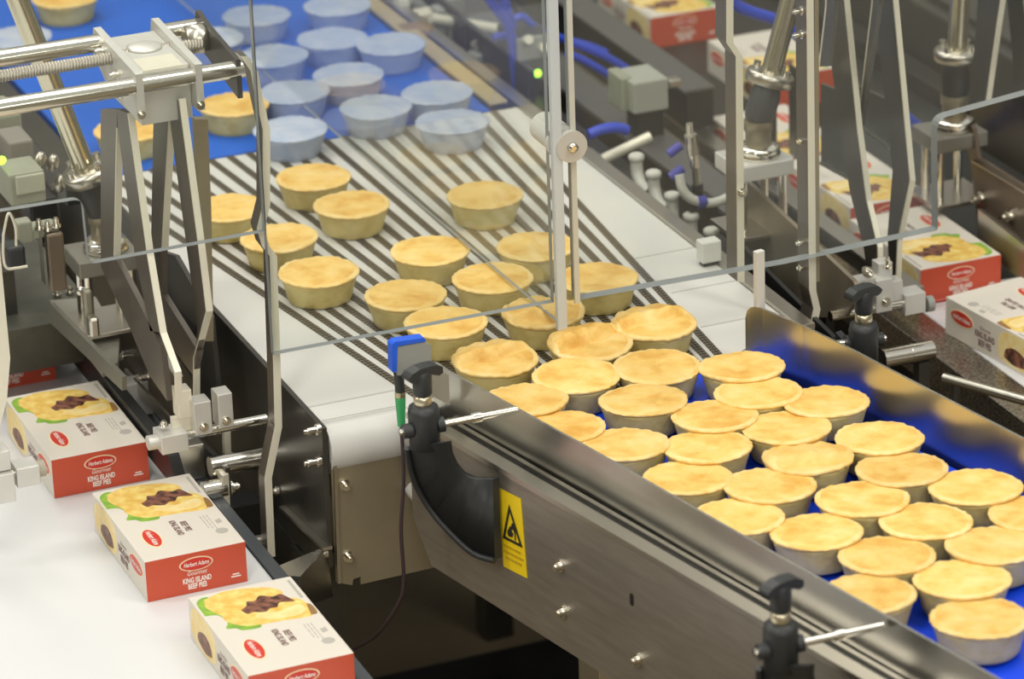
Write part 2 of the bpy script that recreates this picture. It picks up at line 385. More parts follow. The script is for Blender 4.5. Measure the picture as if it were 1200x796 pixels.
for k, (w0, w1) in enumerate(((.12, .88), (.10, .92), (.16, .86))):
    v = .69 + k*.075; u = w0
    while u < w1-.04:
        l = random.uniform(.05, .16); l = min(l, w1-u)
        mb.prism([onst(u, v), onst(u+l, v), onst(u+l, v+.028), onst(u, v+.028)], -E2*.0003); u += l+.035
mb.build('sticker_lettering', INKY, ws)

# ================================================================= clamps (bracket + knob + rod)
CB = -.105
p1 = hit(497, 500, F(0, CB, 0), E2)
RI = Matrix.Rotation(-TH, 3, 'Z')
def cl(px, py, e2): return RI @ (hit(px, py, F(0, e2, 0), E2) - p1)
def make_clamp(label):
    o = thing('rail_clamp', (0, 0, 0), label, 'clamp', 'black rail clamps')
    # local: origin in the clamp body, +X across towards the rail, -Y downstream
    mb = MB(); mb.lathe([(.010, .0), (.0175, .003), (.0180, .046), (.0165, .053), (.010, .055)], (0, 0, -.028), 28); mb.build('clamp_body', BLACKP, o)
    mb = MB(); mb.lathe([(.009, -.002), (.0105, .002), (.0105, .010), (.0085, .012)], (0, 0, .027), 20); mb.build('ferrule', mat('brass_ferrule', (.75, .68, .5), .3, 1), o)
    mb = MB(); mb.lathe([(.0085, 0), (.0108, .002), (.0112, .026), (.009, .030)], (0, 0, .038), 24)
    wing = [(-.020, -.001), (-.0225, .003), (-.017, .0085), (-.006, .0115), (.006, .0115), (.016, .0105), (.0235, .006), (.0235, -.001), (.018, -.003), (.008, .001), (-.008, -.001), (-.015, -.003)]
    mb.prism([V((x, -.008, .063+z)) for x, z in wing], (0, .016, 0)); mb.build('knob', BLACKP, o, .0025)
    ra, rb_ = cl(468, 507, -.135), cl(606, 480, -.004)
    mb = MB(); mb.cyl(ra, rb_, .0042, n=16); q = ra.lerp(rb_, .62); mb.cyl(q, q+(rb_-ra).normalized()*.010, .006, n=16); mb.build('rod', CHROME, o)
    d = (rb_-ra).normalized(); m0 = ra + d*((V((0, 0, 0))-ra).dot(d))
    for t0, t1, rr in ((-.026, -.015, .0085), (.014, .022, .009)):
        mb = MB(); mb.cyl(m0+d*t0, m0+d*t1, rr, n=18); mb.build('boss', BLACKP, o)
    # curved cast arm: sweeps from the body down to a pad on the side frame
    OUT = ((478, 524), (482, 548), (491, 573), (508, 600), (532, 627), (556, 648), (580, 656))
    INN = ((521, 519), (523, 533), (529, 546), (538, 556), (550, 561), (563, 562), (577, 562))
    EE = (-.110, -.100, -.089, -.077, -.066, -.055, -.048)
    A = [cl(*q, e) for q, e in zip(OUT, EE)]; B = [cl(*q, e) for q, e in zip(INN, EE)]; th = V((.009, 0, 0)); mb = MB()
    vs = []; fs = []; n = len(A)
    for p, q in zip(A, B): vs += [p, q, q+th, p+th]
    for i in range(n-1):
        for k in range(4): fs.append((i*4+k, i*4+(k+1) % 4, (i+1)*4+(k+1) % 4, (i+1)*4+k))
    mb.add(vs, fs, True); mb.add(vs[:4], [(3, 2, 1, 0)]); mb.add(vs[-4:], [(0, 1, 2, 3)]); mb.build('arm', BLACKP, o)
    mb = MB(); mb.tube([p+V((-.001, 0, -.001)) for p in curve(A, 3)], .0038, 8); mb.build('arm_rib', BLACKP, o)
    return o
ck = make_clamp('black T-knob clamp beside the blue sensor, steel rod reaching the near guide rail')
ck.location = p1; ck.rotation_euler = (0, 0, TH)
k2 = copy_tree(ck); p2 = hit(915, 757, F(0, CB, 0), E2); k2.location = p2; k2['label'] = 'black T-knob clamp on the near guide rail at the bottom edge, right of centre'
k3 = copy_tree(ck); p3 = hit(1012, 402, F(0, .505, 0), E2); k3.location = p3; k3.rotation_euler = (0, 0, TH+PI); k3['label'] = 'black T-knob clamp behind the far guide rail beside the box lane'

# ================================================================= photo sensor
sn = thing('photo_sensor', hit(484, 420, F(0, -.058, 0), E2), 'blue and grey square sensor with green connector at near rail end', 'sensor')
y0 = sn.location.y
def sq(px, py, dy=0): return aty(px, py, y0+dy)
mb = MB(); mb.prism([sq(463, 407), sq(498, 401), sq(505, 405), sq(506, 437), sq(499, 441), sq(465, 440)], (0, .012, 0)); mb.build('housing', GREYP, sn, .002)
mb = MB(); mb.prism([sq(459, 405, -.001), sq(463, 401, -.001), sq(497, 396, -.001), sq(500, 400, -.001), sq(466, 406, -.001), sq(465, 436, -.001), sq(460, 437, -.001)], (0, .014, 0)); mb.build('blue_rim', SENSB, sn, .001)
mb = MB(); mb.cyl(sq(467, 437, .006), sq(469, 459, .006), .0058); mb.build('plug', BLACKP, sn)
mb = MB(); mb.cyl(sq(469, 459, .006), sq(469, 465, .006), .0062); mb.build('ring', mat('sensor_brass', (.55, .5, .32), .35, 1), sn)
mb = MB(); mb.cyl(sq(469, 465, .006), sq(470.5, 499, .006), .0062, .0045); mb.build('connector', GREEN, sn)
cp = [sq(470.5, 499, .006), sq(473, 560, .004), sq(470, 620, .002), sq(473, 680, 0), sq(466, 710, .01), sq(440, 745, .06), sq(405, 768, .15), sq(380, 800, .3)]
mb = MB(); mb.tube(curve(cp), .0024, 8); mb.build('cable', CABLE, sn)
mb = MB(); mb.prism([sq(501, 425, .013), sq(526, 440, .013), sq(527, 475, .013), sq(502, 462, .013)], (0, .003, 0)); mb.build('mounting_plate', STEEL, sn)

# ================================================================= pies
PH = .0355
def lid_mesh(seed, fold=None, name='pie_lid'):
    rg = random.Random(seed); n = 64; rings = [.0, .15, .3, .45, .58, .70, .80, .88, .94, .98, 1.0]
    ph = [rg.uniform(0, 6.3) for _ in range(8)]; am = [rg.uniform(.3, 1) for _ in range(8)]
    R = .0522
    def hgt(u, a):
        x, y = u*math.cos(a), u*math.sin(a)
        h = .0009*(1-u**2.2) + .0006*math.sin(5*x+ph[0])*am[0] + .0006*math.sin(6*y+ph[1])*am[1] + .0004*math.sin(11*x+9*y+ph[2])
        if u > .86: h += .0006*math.sin(22*a+ph[3])*(u-.86)/.14 - .0010*((u-.86)/.14)**2
        if fold:
            d, off, up = fold; s = x*math.cos(d)+y*math.sin(d)-off + .05*math.sin(4*(x*math.sin(d)-y*math.cos(d)))
            q = 1/(1+math.exp(-s*42)); h += up*q*(1-.8*max(0, s))*(1-.75*u**5); h -= .0035*math.exp(-((s+.10)/.055)**2)*(1-u**8)
            h += .0012*q*math.sin(14*(x*math.sin(d)-y*math.cos(d))+ph[4])
        return h
    def rad(a): return R*(1 + .012*math.sin(2*a+ph[5])*am[5] + .010*math.sin(3*a+ph[6])*am[6] + .007*math.sin(26*a+ph[7]))
    vs = []; 
    for u in rings[1:]:
        for k in range(n):
            a = 2*PI*k/n; rr = rad(a)*u if u > .8 else R*u + (rad(a)-R)*u
            vs.append(V((rr*math.cos(a), rr*math.sin(a), PH+hgt(u, a))))
    c = len(vs); vs.append(V((0, 0, PH+hgt(0, 0)))); fs = [(c, k, (k+1) % n) for k in range(n)]; mi = [0]*n
    nr = len(rings)-1
    for i in range(nr-1):
        for k in range(n): fs.append((i*n+k, (i+1)*n+k, (i+1)*n+(k+1) % n, i*n+(k+1) % n)); mi.append(1 if i >= 6 else 0)
    # rim wall, underside
    o1 = len(vs)
    for dz, sc in ((-.0018, 1.0), (-.0040, .955)):
        for k in range(n):
            a = 2*PI*k/n; v = vs[(nr-1)*n+k]; vs.append(V((v.x*sc, v.y*sc, PH-.0010+dz + (hgt(1, a) if fold else 0)*.9)))
    for st, en in (((nr-1)*n, o1), (o1, o1+n)):
        for k in range(n): fs.append((st+k, en+k, en+(k+1) % n, st+(k+1) % n)); mi.append(1)
    fs.append(tuple(reversed(range(o1+n, o1+2*n)))); mi.append(1)
    me = bpy.data.meshes.new(name); me.from_pydata(vs, [], fs); me.polygons.foreach_set('use_smooth', [True]*len(fs)); me.polygons.foreach_set('material_index', mi)
    return me
def case_mesh(seed, tall=0):
    rg = random.Random(seed); n = 48; prof = [(.0405, 0.0), (.0418, .0015), (.0436, .010), (.0465, .020), (.0488, .0275), (.0500, PH-.004)]
    p0, p1 = rg.uniform(0, 6.3), rg.uniform(0, 6.3); vs = []; fs = []
    for r_, z in prof:
        for k in range(n):
            a = 2*PI*k/n; q = r_*(1+.010*math.sin(3*a+p0)+.006*math.sin(7*a+p1+z*80)); vs.append(V((q*math.cos(a), q*math.sin(a), z+(.0009*math.sin(5*a+p1) if .005 < z < .03 else 0))))
    for i in range(len(prof)-1):
        for k in range(n): fs.append((i*n+k, i*n+(k+1) % n, (i+1)*n+(k+1) % n, (i+1)*n+k))
    fs.append(tuple(reversed(range(n)))); fs.append(tuple(range((len(prof)-1)*n, len(prof)*n)))
    me = bpy.data.meshes.new('pastry_case'); me.from_pydata(vs, [], fs); me.polygons.foreach_set('use_smooth', [True]*(len(fs)-2)+[False]*2); return me
PLIDS = [lid_mesh(s) for s in range(6)]
for d, off, up in ((1.75, .10, .0115), (1.9, .14, .0135), (1.35, -.40, .008)): PLIDS.append(lid_mesh(20+len(PLIDS), (d, off, up)))
CASES = [case_mesh(s) for s in range(4)]
for me in PLIDS: me.materials.append(LID); me.materials.append(LIDPALE)
for me in CASES: me.materials.append(SIDE)
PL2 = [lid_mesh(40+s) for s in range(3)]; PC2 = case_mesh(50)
for me in PL2: me.materials.append(HAZEPIE); me.materials.append(HAZEPIE)
PC2.materials.append(HAZEPIE)
def make_pie(lid, case, name='pie'):
    r_ = bpy.data.objects.new(name, None); COL.objects.link(r_); r_.empty_display_size = .02
    for nm, me in (('pastry_case', case), ('pastry_lid', lid)):
        o = bpy.data.objects.new(nm, me); COL.objects.link(o); o.parent = r_
    return r_
BASES = {}
def put_pie(px, py, zb, label, group, var, scale=1.0, tilt=0, cat='pie'):
    key = var
    if key not in BASES:
        o = make_pie(PL2[var-100] if var >= 100 else PLIDS[var], PC2 if var >= 100 else CASES[var % 4]); BASES[key] = o
    else: o = copy_tree(BASES[key])
    p = atz(px, py, zb+PH+.003); o.location = (p.x, p.y, zb)
    rot = 0 if var in (6, 7, 8) else random.uniform(0, 6.28)
    o.rotation_euler = (0, 0, rot); o.scale = (scale, scale, 1)
    if tilt:
        a = math.radians(tilt); q = Matrix.Rotation(-a, 3, c_r) @ Matrix.Rotation(math.radians(random.uniform(-1.3, .4)), 3, c_g) @ Matrix.Rotation(rot, 3, 'Z')
        o.rotation_euler = q.to_euler(); o.location.z += .041*math.sin(a)*.9
    tag(o, label, cat, group); return o
G1 = 'golden pies on the near blue belt'
near = [
 (872, 431, 'golden pie against the far steel guide rail, nearest to the rail end', 0),
 (890, 458, 'golden pie on blue belt just in front of the pie at the far rail end', 1),
 (961, 470, 'golden pie touching the far guide rail, second along from its end', 2),
 (845, 486, 'glossy pale golden pie in the middle of blue belt, behind a ringed pair', 3),
 (928, 502, 'golden pie in the middle of blue belt, in front of second rail-side pie', 4),
 (1033, 515, 'golden pie with small dark crumb on its edge, third along the far rail', 5),
 (940, 534, 'golden pie in belt middle with faint crack at its right edge', 8),
 (1050, 549, 'golden pie tilted up to the right, fourth along the far guide rail', 1),
 (1139, 572, 'golden pie tilted on the belt, fifth along the far guide rail', 2),
 (1018, 583, 'widest deep golden pie at the middle of the blue belt', 0),
 (904, 568, 'plain golden pie between the near rail row and the widest pie', 3),
 (1078, 611, 'golden pie just in front and right of the widest middle pie', 4),
 (955, 623, 'golden pie touching the near rail row, left of a large pale pie', 5),
 (1035, 650, 'large pale golden pie beside two blue gaps near the lower right', 3),
 (868, 602, 'golden pie half hidden by near guide rail, above the bolts', 1),
 (1208, 602, 'golden pie cut by the right photo edge, the higher one', 2),
 (1158, 637, 'browned golden pie with dark centre near the right photo edge', 0),
 (1135, 676, 'golden pie behind the lowest pie on the right', 4),
 (1147, 720, 'lowest golden pie at right, standing clear on bare blue belt', 5),
 (1019, 692, 'golden pie half hidden by near rail, close to the bottom clamp rod', 2),
 (823, 521, 'golden pie left of belt middle beside a small blue gap', 0),
 (809, 556, 'golden pie at near rail, directly in front of another golden pie', 4),
 (727, 518, 'golden pie half hidden by near rail, over the row of bolts', 3),
 (760, 469, 'golden pie standing alone at the start of the blue belt', 5),
 (658, 496, 'golden pie mostly hidden by near rail, lower of the two there', 1),
 (622, 468, 'browned golden pie mostly hidden by near rail, right of the clamp rod', 0),
]
for px, py, lb, v in near: put_pie(px, py, .9005, lb, G1, v, random.uniform(.965, 1.0), 3.6)
G2 = 'golden pies on the white spreader'
spread = [
 (580, 417, 'pie with lid split by a curved crack, next to near rail top', 6, 1),
 (690, 401, 'pie with wrinkled lid lifted at the back, middle of spreader', 7, 1),
 (766, 375, 'large pie with a folded over lid edge, right side of spreader', 6, 1.0),
 (670, 438, 'thin lidded golden pie with toothed rim between chains and blue belt', 5, 1),
 (767, 426, 'golden pie on the chain ends right of the toothed rim pie', 1, 1),
 (412, 236, 'golden pie with dished lid, rear left of spreader', 2, .97),
 (367, 204, 'golden pie furthest back on the left of the spreader', 3, .97),
 (268, 240, 'golden pie hidden behind the guard post on the left', 4, .97),
 (327, 275, 'golden pie behind the bent guard strip, left of spreader', 0, .97),
 (373, 315, 'golden pie nearest to the left guard post, clear on white deck', 5, .98),
 (475, 342, 'golden pie on chains in front of the left group', 1, .98),
 (504, 290, 'golden pie crossing a hanging panel edge, centre of spreader', 4, .97),
 (522, 374, 'golden pie crossed by the lower edge of the clear panel, left of centre', 3, .98),
 (577, 322, 'golden pie cut by the panel edge line, left of hanging bars', 2, .98),
 (628, 285, 'golden pie seen through clear panel just left of hanging bars', 0, .97),
 (568, 225, 'golden pie seen alone through clear panel at rear right', 1, .97),
 (700, 322, 'golden pie with ring on its lid, right of hanging bars', 5, .98),
 (636, 362, 'golden pie under the bottom of the hanging bars', 8, .98),
]
for px, py, lb, v, sc in spread: put_pie(px, py, .9018, lb, G2, v, sc)
G3 = 'golden pies on the far blue belt'
for px, py, lb, v in [(278, 118, 'golden pie on far blue belt beside the aluminium block', 2), (152, 148, 'golden pie on far blue belt behind the hanging steel plates', 0),
                      (76, -6, 'golden pie cut by the top photo edge beside the chrome tube', 4)]: put_pie(px, py, .9005, lb, G3, v, .97)
G4 = 'haze-paled pies on the far blue belt'
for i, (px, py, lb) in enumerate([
 (300, 15, 'haze-paled bluish pie at the top edge, leftmost in the full row'), (392, 42, 'haze-paled greyish pie in the middle of the far blue belt'),
 (408, 84, 'haze-paled pie in front of the greyish middle pie on far belt'), (320, 62, 'haze-paled pie right of the threaded rod end on far belt'),
 (340, 105, 'haze-paled pie touching the hanging panel edge on the far belt'), (440, 122, 'haze-paled pie with streaky face near the white deck, far belt'),
 (512, 105, 'haze-paled pie at the right rim of far blue belt near white deck'), (455, 48, 'haze-paled pie at the right rim of far blue belt, further back'),
 (395, 3, 'haze-paled pie cut by the top photo edge on far belt'), (340, 148, 'haze-paled pie right behind the white deck edge, left of panel line'),
 (530, 139, 'haze-paled pie right behind the white deck edge, far right'), (245, 42, 'haze-paled pie behind the threaded rod on far belt'), (20, 40, 'haze-paled pie at the left photo edge above the rods')]):
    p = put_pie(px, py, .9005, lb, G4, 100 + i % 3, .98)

PIES = [o for o in COL.objects if o.get('category') == 'pie']
SPOT = [o.location.copy() for o in PIES]
for it in range(60):
    for i, a in enumerate(PIES):
        for b_ in PIES[i+1:]:
            d = (b_.location-a.location).to_2d(); need = .0522*(a.scale.x+b_.scale.x)*.92
            if d.length < need:
                k = d.normalized()*(need-d.length)*.25; a.location.x -= k.x; a.location.y -= k.y; b_.location.x += k.x; b_.location.y += k.y
    for o, p in zip(PIES, SPOT):
        d = o.location-p
        if d.length > .007: o.location = p + d.normalized()*.007
# ================================================================= cartons
BW, BL, BH = .1215, .206, .051
def make_carton(name='pie_carton'):
    o = bpy.data.objects.new(name, None); COL.objects.link(o); o.empty_display_size = .02
    mb = MB(); mb.cur = 0
    x0, x1 = -BW/2, BW/2
    vs = [(x0,0,0),(x1,0,0),(x1,BL,0),(x0,BL,0),(x0,0,BH),(x1,0,BH),(x1,BL,BH),(x0,BL,BH)]
    mb.add(vs, [(3,2,1,0),(4,5,6,7),(1,2,6,5),(3,0,4,7)]); mb.cur = 1; mb.add(vs, [(0,1,5,4),(2,3,7,6)])
    mb.build('carton_body', [CWHITE, CRED], o)
    E = .0004
    def ell(c, ux, uy, a, b_, up, name, M, parent, n=32):
        c, ux, uy = V(c), V(ux), V(uy)
        return MB().prism([c+ux*(a*math.cos(2*PI*k/n))+uy*(b_*math.sin(2*PI*k/n)) for k in range(n)], V(up)*E).build(name, M, parent)
    def logo(c, ux, uy, nrm, s, edge):
        c, nrm = V(c), V(nrm)
        g = ell(c, ux, uy, .0205*s, .0088*s, nrm, 'logo', edge, o)
        ell(c+nrm*E, ux, uy, .0187*s, .0074*s, nrm, 'logo_field', LRED, g)
        t = MB(); put_text(t, 'Herbert Adams', .0078*s, c+nrm*(2*E+.00012), ux, uy, .62, .25, .00012); t.build('logo_lettering', PWHITE, g)
    for sgn, y in ((1, 0), (-1, BL)):
        ux = V((sgn, 0, 0)); n = V((0, -sgn, 0)); c = V((0, y, 0)); uz = V((0, 0, 1))
        logo(c+uz*.0365, ux, uz, n, 1.0, CREAM)
        t = MB(); put_text(t, 'Gourmet', .0080, c+uz*.0250+n*.0003, ux, uz, .80, .35)
        put_text(t, 'KING ISLAND', .0092, c+uz*.0160+n*.0003, ux, uz, .62, 0, .0003); put_text(t, 'BEEF PIES', .0092, c+uz*.0082+n*.0003, ux, uz, .62, 0, .0003)
        t.build('end_lettering', PWHITE, o); t = MB()
        for k, (l, zz) in enumerate(((.008, .0120), (.012, .0090))):
            q = c+ux*.047+uz*zz+n*.0002; t.prism([q-ux*l/2, q+ux*l/2, q+ux*l/2+uz*.0016, q-ux*l/2+uz*.0016], n*.0002)
        t.build('end_small_print', PWHITE, o)
    # top: pastry picture over the back half, lettering running along the box
    z = BH
    def blob(pts, up, name, M, zoff=0.0):
        q = curve([(x, y, 0) for x, y in pts+pts[:1]], 5)[:-1]
        return MB().prism([V((p.x, p.y, z+zoff)) for p in q], (0, 0, up)).build(name, M, o)
    def rough(pts, amp, seed):
        rg = random.Random(seed); return [(x+rg.uniform(-amp, amp), y+rg.uniform(-amp, amp)) for x, y in pts]
    blob([(-.058, .155), (-.044, .150), (-.040, .130), (-.046, .116), (-.036, .112), (-.030, .104), (-.010, .103), (-.012, .120), (-.030, .160), (-.040, .197), (-.056, .190)], .0002, 'lettuce_picture', PLEAF)
    blob(rough([(-.046, .192), (-.050, .172), (-.042, .150), (-.038, .128), (-.022, .112), (.0, .108), (.022, .106), (.044, .104), (.054, .108), (.056, .128), (.050, .150), (.036, .160), (.040, .176), (.028, .190), (.0, .199), (-.024, .201)], .0015, 3), .0004, 'pastry_picture', PPASTRY)
    blob(rough([(-.010, .125), (.012, .112), (.040, .112), (.050, .124), (.044, .136), (.02, .130), (.0, .136)], .001, 5), .0006, 'pastry_rim_picture', PCREAM)
    blob(rough([(-.016, .148), (-.012, .138), (-.004, .141), (.004, .136), (.014, .141), (.022, .140), (.030, .148), (.046, .146), (.044, .154), (.036, .166), (.026, .168), (.014, .172), (.006, .164), (-.004, .166), (-.008, .156)], .0022, 8), .0008, 'meat_picture', PMEAT)
    blob([(.050, .106), (.058, .108), (.0585, .128), (.054, .132)], .0005, 'crust_picture', mat('printed_crust', (.30, .16, .05), .45))
    logo((-.034, .056, z), (0, -1, 0), (1, 0, 0), (0, 0, 1), 1.25, CREAM)
    t = MB()
    for k, (tx, sz) in enumerate((('KING ISLAND', .0106), ('BEEF PIES', .0106))):
        put_text(t, tx, sz, (.000+k*.0115, .070, z+.0003), (0, -1, 0), (1, 0, 0), .64, 0, .0002)
    t.build('top_lettering', MAROON, o)
    t = MB(); rg = random.Random(2)
    for k in range(3):
        y = .088
        while y > .052:
            l = rg.uniform(.004, .010); xx = .034+k*.004
            t.prism([V((xx, y, z)), V((xx+.0012, y, z)), V((xx+.0012, y-l, z)), V((xx, y-l, z))], (0, 0, .0002)); y -= l+.002
    t.prism([V((.046+.0075*math.cos(k*PI/8), .040+.0075*math.sin(k*PI/8), z)) for k in range(16)], (0, 0, .00015))
    t.prism([V((.047, .070, z)), V((.054, .072, z)), V((.054, .062, z)), V((.047, .060, z))], (0, 0, .00015))
    t.build('small_print', GREYPR, o); t = MB()
    t.prism([V((.0535, .150, z)), V((.0570, .150, z)), V((.0570, .198, z)), V((.0535, .198, z))], (0, 0, .00015))
    t.build('edge_print', GREYPR, o)
    # long sides
    for sgn in (-1, 1):
        x = sgn*BW/2; n = V((sgn, 0, 0)); ux = V((0, sgn, 0)); uz = V((0, 0, 1))
        logo(V((x, .036, .032)), ux, uz, n, 1.25, CREAM)
        t = MB(); put_text(t, 'KING ISLAND', .0125, V((x, .086, .024))+n*.0003, ux, uz, .56, 0, .0003); put_text(t, 'BEEF PIES', .0125, V((x, .086, .0125))+n*.0003, ux, uz, .56, 0, .0003)
        put_text(t, 'Gourmet', .007, V((x, .086, .034))+n*.0003, ux, uz, .9, .3)
        t.build('side_lettering', MAROON, o)
        q = curve([(x, y, zz) for y, zz in ((.116, .010), (.114, .030), (.122, .044), (.150, .049), (.185, .047), (.200, .035), (.198, .012), (.170, .004), (.135, .004), (.116, .010))], 4)[:-1]
        MB().prism(q, n*.0003).build('side_picture', PCREAM, o)
        q = curve([(x, y, zz) for y, zz in ((.128, .012), (.132, .024), (.150, .030), (.172, .024), (.176, .012), (.150, .007), (.128, .012))], 4)[:-1]
        MB().prism(q, n*.0006).build('meat_picture', PMEAT, o)
    return o
carton = make_carton(); NBOX = [0]
def put_carton(x, y, zb, rot, label, group):
    o = carton if NBOX[0] == 0 else copy_tree(carton); NBOX[0] += 1
    o.location = (x, y, zb); o.rotation_euler = (0, 0, rot); return tag(o, label, 'box', group)
ZL = .75
GL = 'pie cartons on the left lane'; GR = 'pie cartons on the right lane'
put_carton(-.461, -.505, ZL, 0, 'red fronted pie carton at the bottom edge, nearest on left lane', GL)
put_carton(-.478, -.192, ZL, 0, 'red fronted pie carton second nearest on left lane, wholly on white belt', GL)
put_carton(-.496, .124, ZL, 0, 'red fronted pie carton with the aluminium pusher touching its left side', GL)
put_carton(-.512, .472, ZL, 0, 'red fronted pie carton cut by the left photo edge', GL)
put_carton(.722, .182+BL, ZL, PI, 'pie carton on the right lane showing its red end and dark meat picture', GR)
fa, fb_ = atz(1108, 390, ZL), atz(1200, 441, ZL); fd = (fb_-fa).normalized(); fr_ = math.atan2(-fd.x, fd.y)
crn = fa - Matrix.Rotation(fr_, 3, 'Z') @ V((BW/2, 0, 0))
o = put_carton(crn.x, crn.y, ZL, fr_, 'x', GR)
o['label'] = 'skewed pie carton at the right photo edge showing its long white side'
put_carton(.742, .425+BL, ZL, PI, 'pie carton seen through clear panel behind the right hanging plates', GR)
put_carton(.727, .64+BL, ZL, PI, 'pie carton beyond the bolted panel strut, mostly hidden', GR)
put_carton(.870, .955+BL, ZL, PI, 'blurred pie carton behind the tilted chrome tube', GR)
put_carton(.835, 1.30+BL, ZL, PI, 'blurred pie carton furthest back at the top photo edge', GR)

# ================================================================= box lanes
ll = thing('box_conveyor', (-.8, .2, 0), 'white box conveyor at lower left carrying pie cartons', 'conveyor')
MB().box((-1.25, -1.1, .715), (-.388, 1.6, ZL-.0004)).build('white_belt', WHITEB, ll, .004)
MB().box((-.387, -1.1, .700), (-.372, 1.6, .7535)).build('edge_rail', mat('blue_grey_steel', (.12, .135, .15), .4, .7), ll, .001)
MB().box((-1.30, -1.1, .700), (-1.251, 1.6, .7535)).build('edge_rail', DARKST, ll, .001)
for x in (-1.28, -.38):
    for y in (-.9, .3, 1.5): MB().box((x-.018 if x < -1 else x-.006, y-.018, 0), (x+.018 if x < -1 else x+.006, y+.018, .699)).build('leg', DARKST, ll)
for y in (-.8, .4, 1.3): MB().box((-1.25, y-.02, .68), (-.388, y+.02, .714)).build('belt_support', DARKST, ll)
gr = thing('box_guide', (-.39, .5, .76), 'black box guide rail along the right of the left cartons', 'guide rail')
MB().prism([V((-.431, .015, .775)), V((-.431, 1.5, .775)), V((-.431, 1.5, .812)), V((-.431, .05, .812))], (.014, 0, 0)).build('guide_bar', BLACKM, gr, .002)
for y in (.09, .30, .47, .60, 1.4): MB().box((-.4168, y, .7545), (-.3735, y+.028, .80)).build('guide_bracket', WHITEP if .2 < y < 1 else STEEL, gr, .001)
rl = thing('box_conveyor', (.9, .4, 0), 'white box conveyor on the right carrying pie cartons', 'conveyor')
MB().box((.655, -1.0, .715), (1.05, .215, ZL-.0004)).build('white_belt', WHITEB, rl, .003)
MB().box((.655, .216, .715), (1.05, 1.9, ZL-.0004)).build('dark_lane_bed', mat('dark_lane_bed', (.055, .055, .048), .4, .5, noise=.3, nscale=8), rl, .001)
MB().box((.600, -1.0, .700), (.654, 1.9, .7495)).build('edge_rail', mat('speckled_wet_steel', (.55, .50, .42), .3, .9, color2=(.10, .085, .06), nscale=240), rl, .001)
MB().box((1.051, -1.0, .700), (1.09, 1.9, .775)).build('edge_rail', DARKST, rl, .001)
for x in (.63, 1.07):
    for y in (-.8, .5, 1.7): MB().box((x-.018, y-.018, 0), (x+.018, y+.018, .699)).build('leg', DARKST, rl)
for y in (-.6, .6, 1.5): MB().box((.655, y-.02, .68), (1.05, y+.02, .714)).build('belt_support', DARKST, rl)

# ================================================================= clear guards
YP = -.08
TP = .010
def guard(name, label, px_pts, zt, mt, th=TP):
    """clear sheet in the plane y=YP from photo outline, its top edge at height zt"""
    pts = [aty(*q, YP) for q in px_pts]
    pts = pts + [V((pts[-1].x, YP, zt)), V((pts[0].x, YP, zt))]
    mb = MB(); n = len(pts); top = [p+V((0, th, 0)) for p in pts]
    nr = V((0, 0, 0))
    for i in range(n): nr += pts[i].cross(pts[(i+1) % n])
    mb.add(pts+top, [tuple(range(n)), tuple(range(n, 2*n))]); mb.cur = 1
    mb.add(pts+top, [(i, (i+1) % n, n+(i+1) % n, n+i) for i in range(n)])
    o = mb.build(name, [mt, ACRE], None, 0, (pts[0].x, YP, pts[0].z)); return tag(o, label, 'guard panel')
def rc(a, b_, c_, r_=12, k=5):
    """rounded corner at b_ between a and c_ in the photo outline"""
    a, b_, c_ = V((*a, 0)), V((*b_, 0)), V((*c_, 0)); u = (a-b_).normalized()*r_; w_ = (c_-b_).normalized()*r_
    return [tuple((b_+u*(1-t)**2+w_*t**2)[:2]) for t in [i/k for i in range(k+1)]]
ZT = 1.62
guard('clear_guard', 'clear guard panel with notched lower edge over the left box lane', [(-60, 258)] + rc((-60, 258), (97, 233), (105, 310)) + rc((97, 233), (105, 310), (310, 272), 8) + [(311, 272)], ZT, ACR)
guard('clear_guard', 'clear guard panel over the white spreader, left of hanging bars', [(321, 416), (649, 354.5)], ZT, ACR)
guard('clear_guard', 'clear guard panel right of hanging bars with notch over the right lane', [(676, 352), (919, 309.5)] + rc((919, 309), (1099, 270), (1098, 150), 3) + rc((1099, 270), (1098, 140), (1200, 112), 14) + [(1330, 76)], ZT, ACRH, .016)
g3 = [o for o in COL.objects if o.name.startswith('clear_guard')][-1]
ga, gb = aty(672.5, 353, YP), aty(678.5, 352, YP)
MB().box((ga.x, YP-.004, ga.z-.002), (gb.x, YP-.0008, ZT)).build('edge_bar', mat('pale_edge_bar', (.58, .57, .49), .35), g3)
# side panel running back from the hanging bars
pbot = aty(654, 379, YP); xs = pbot.x
q0 = pbot.z; q1 = atx(320, 95, xs)
pts = [V((xs, YP-.002, q0)), V((xs, YP-.002, ZT)), V((xs, 1.75, ZT)), V((xs, 1.75, q0+(q1.z-q0)*1.8/(q1.y-YP)))]
mb = MB(); top = [p+V((.004, 0, 0)) for p in pts]; mb.add(pts+top, [(0, 1, 2, 3), (7, 6, 5, 4)]); mb.cur = 1
mb.add(pts+top, [(i, (i+1) % 4, 4+(i+1) % 4, 4+i) for i in range(4)])
sg = tag(mb.build('clear_guard', [ACRS, ACRE], None, 0, (xs, YP, q0)), 'clear side panel hanging over the spreader, edge on as a pale bar', 'guard panel')
MB().box((xs-.005, YP-.012, q0-.006), (xs+.008, YP-.0025, ZT)).build('edge_bar', mat('blue_grey_bar', (.56, .60, .61), .35), sg, .002)

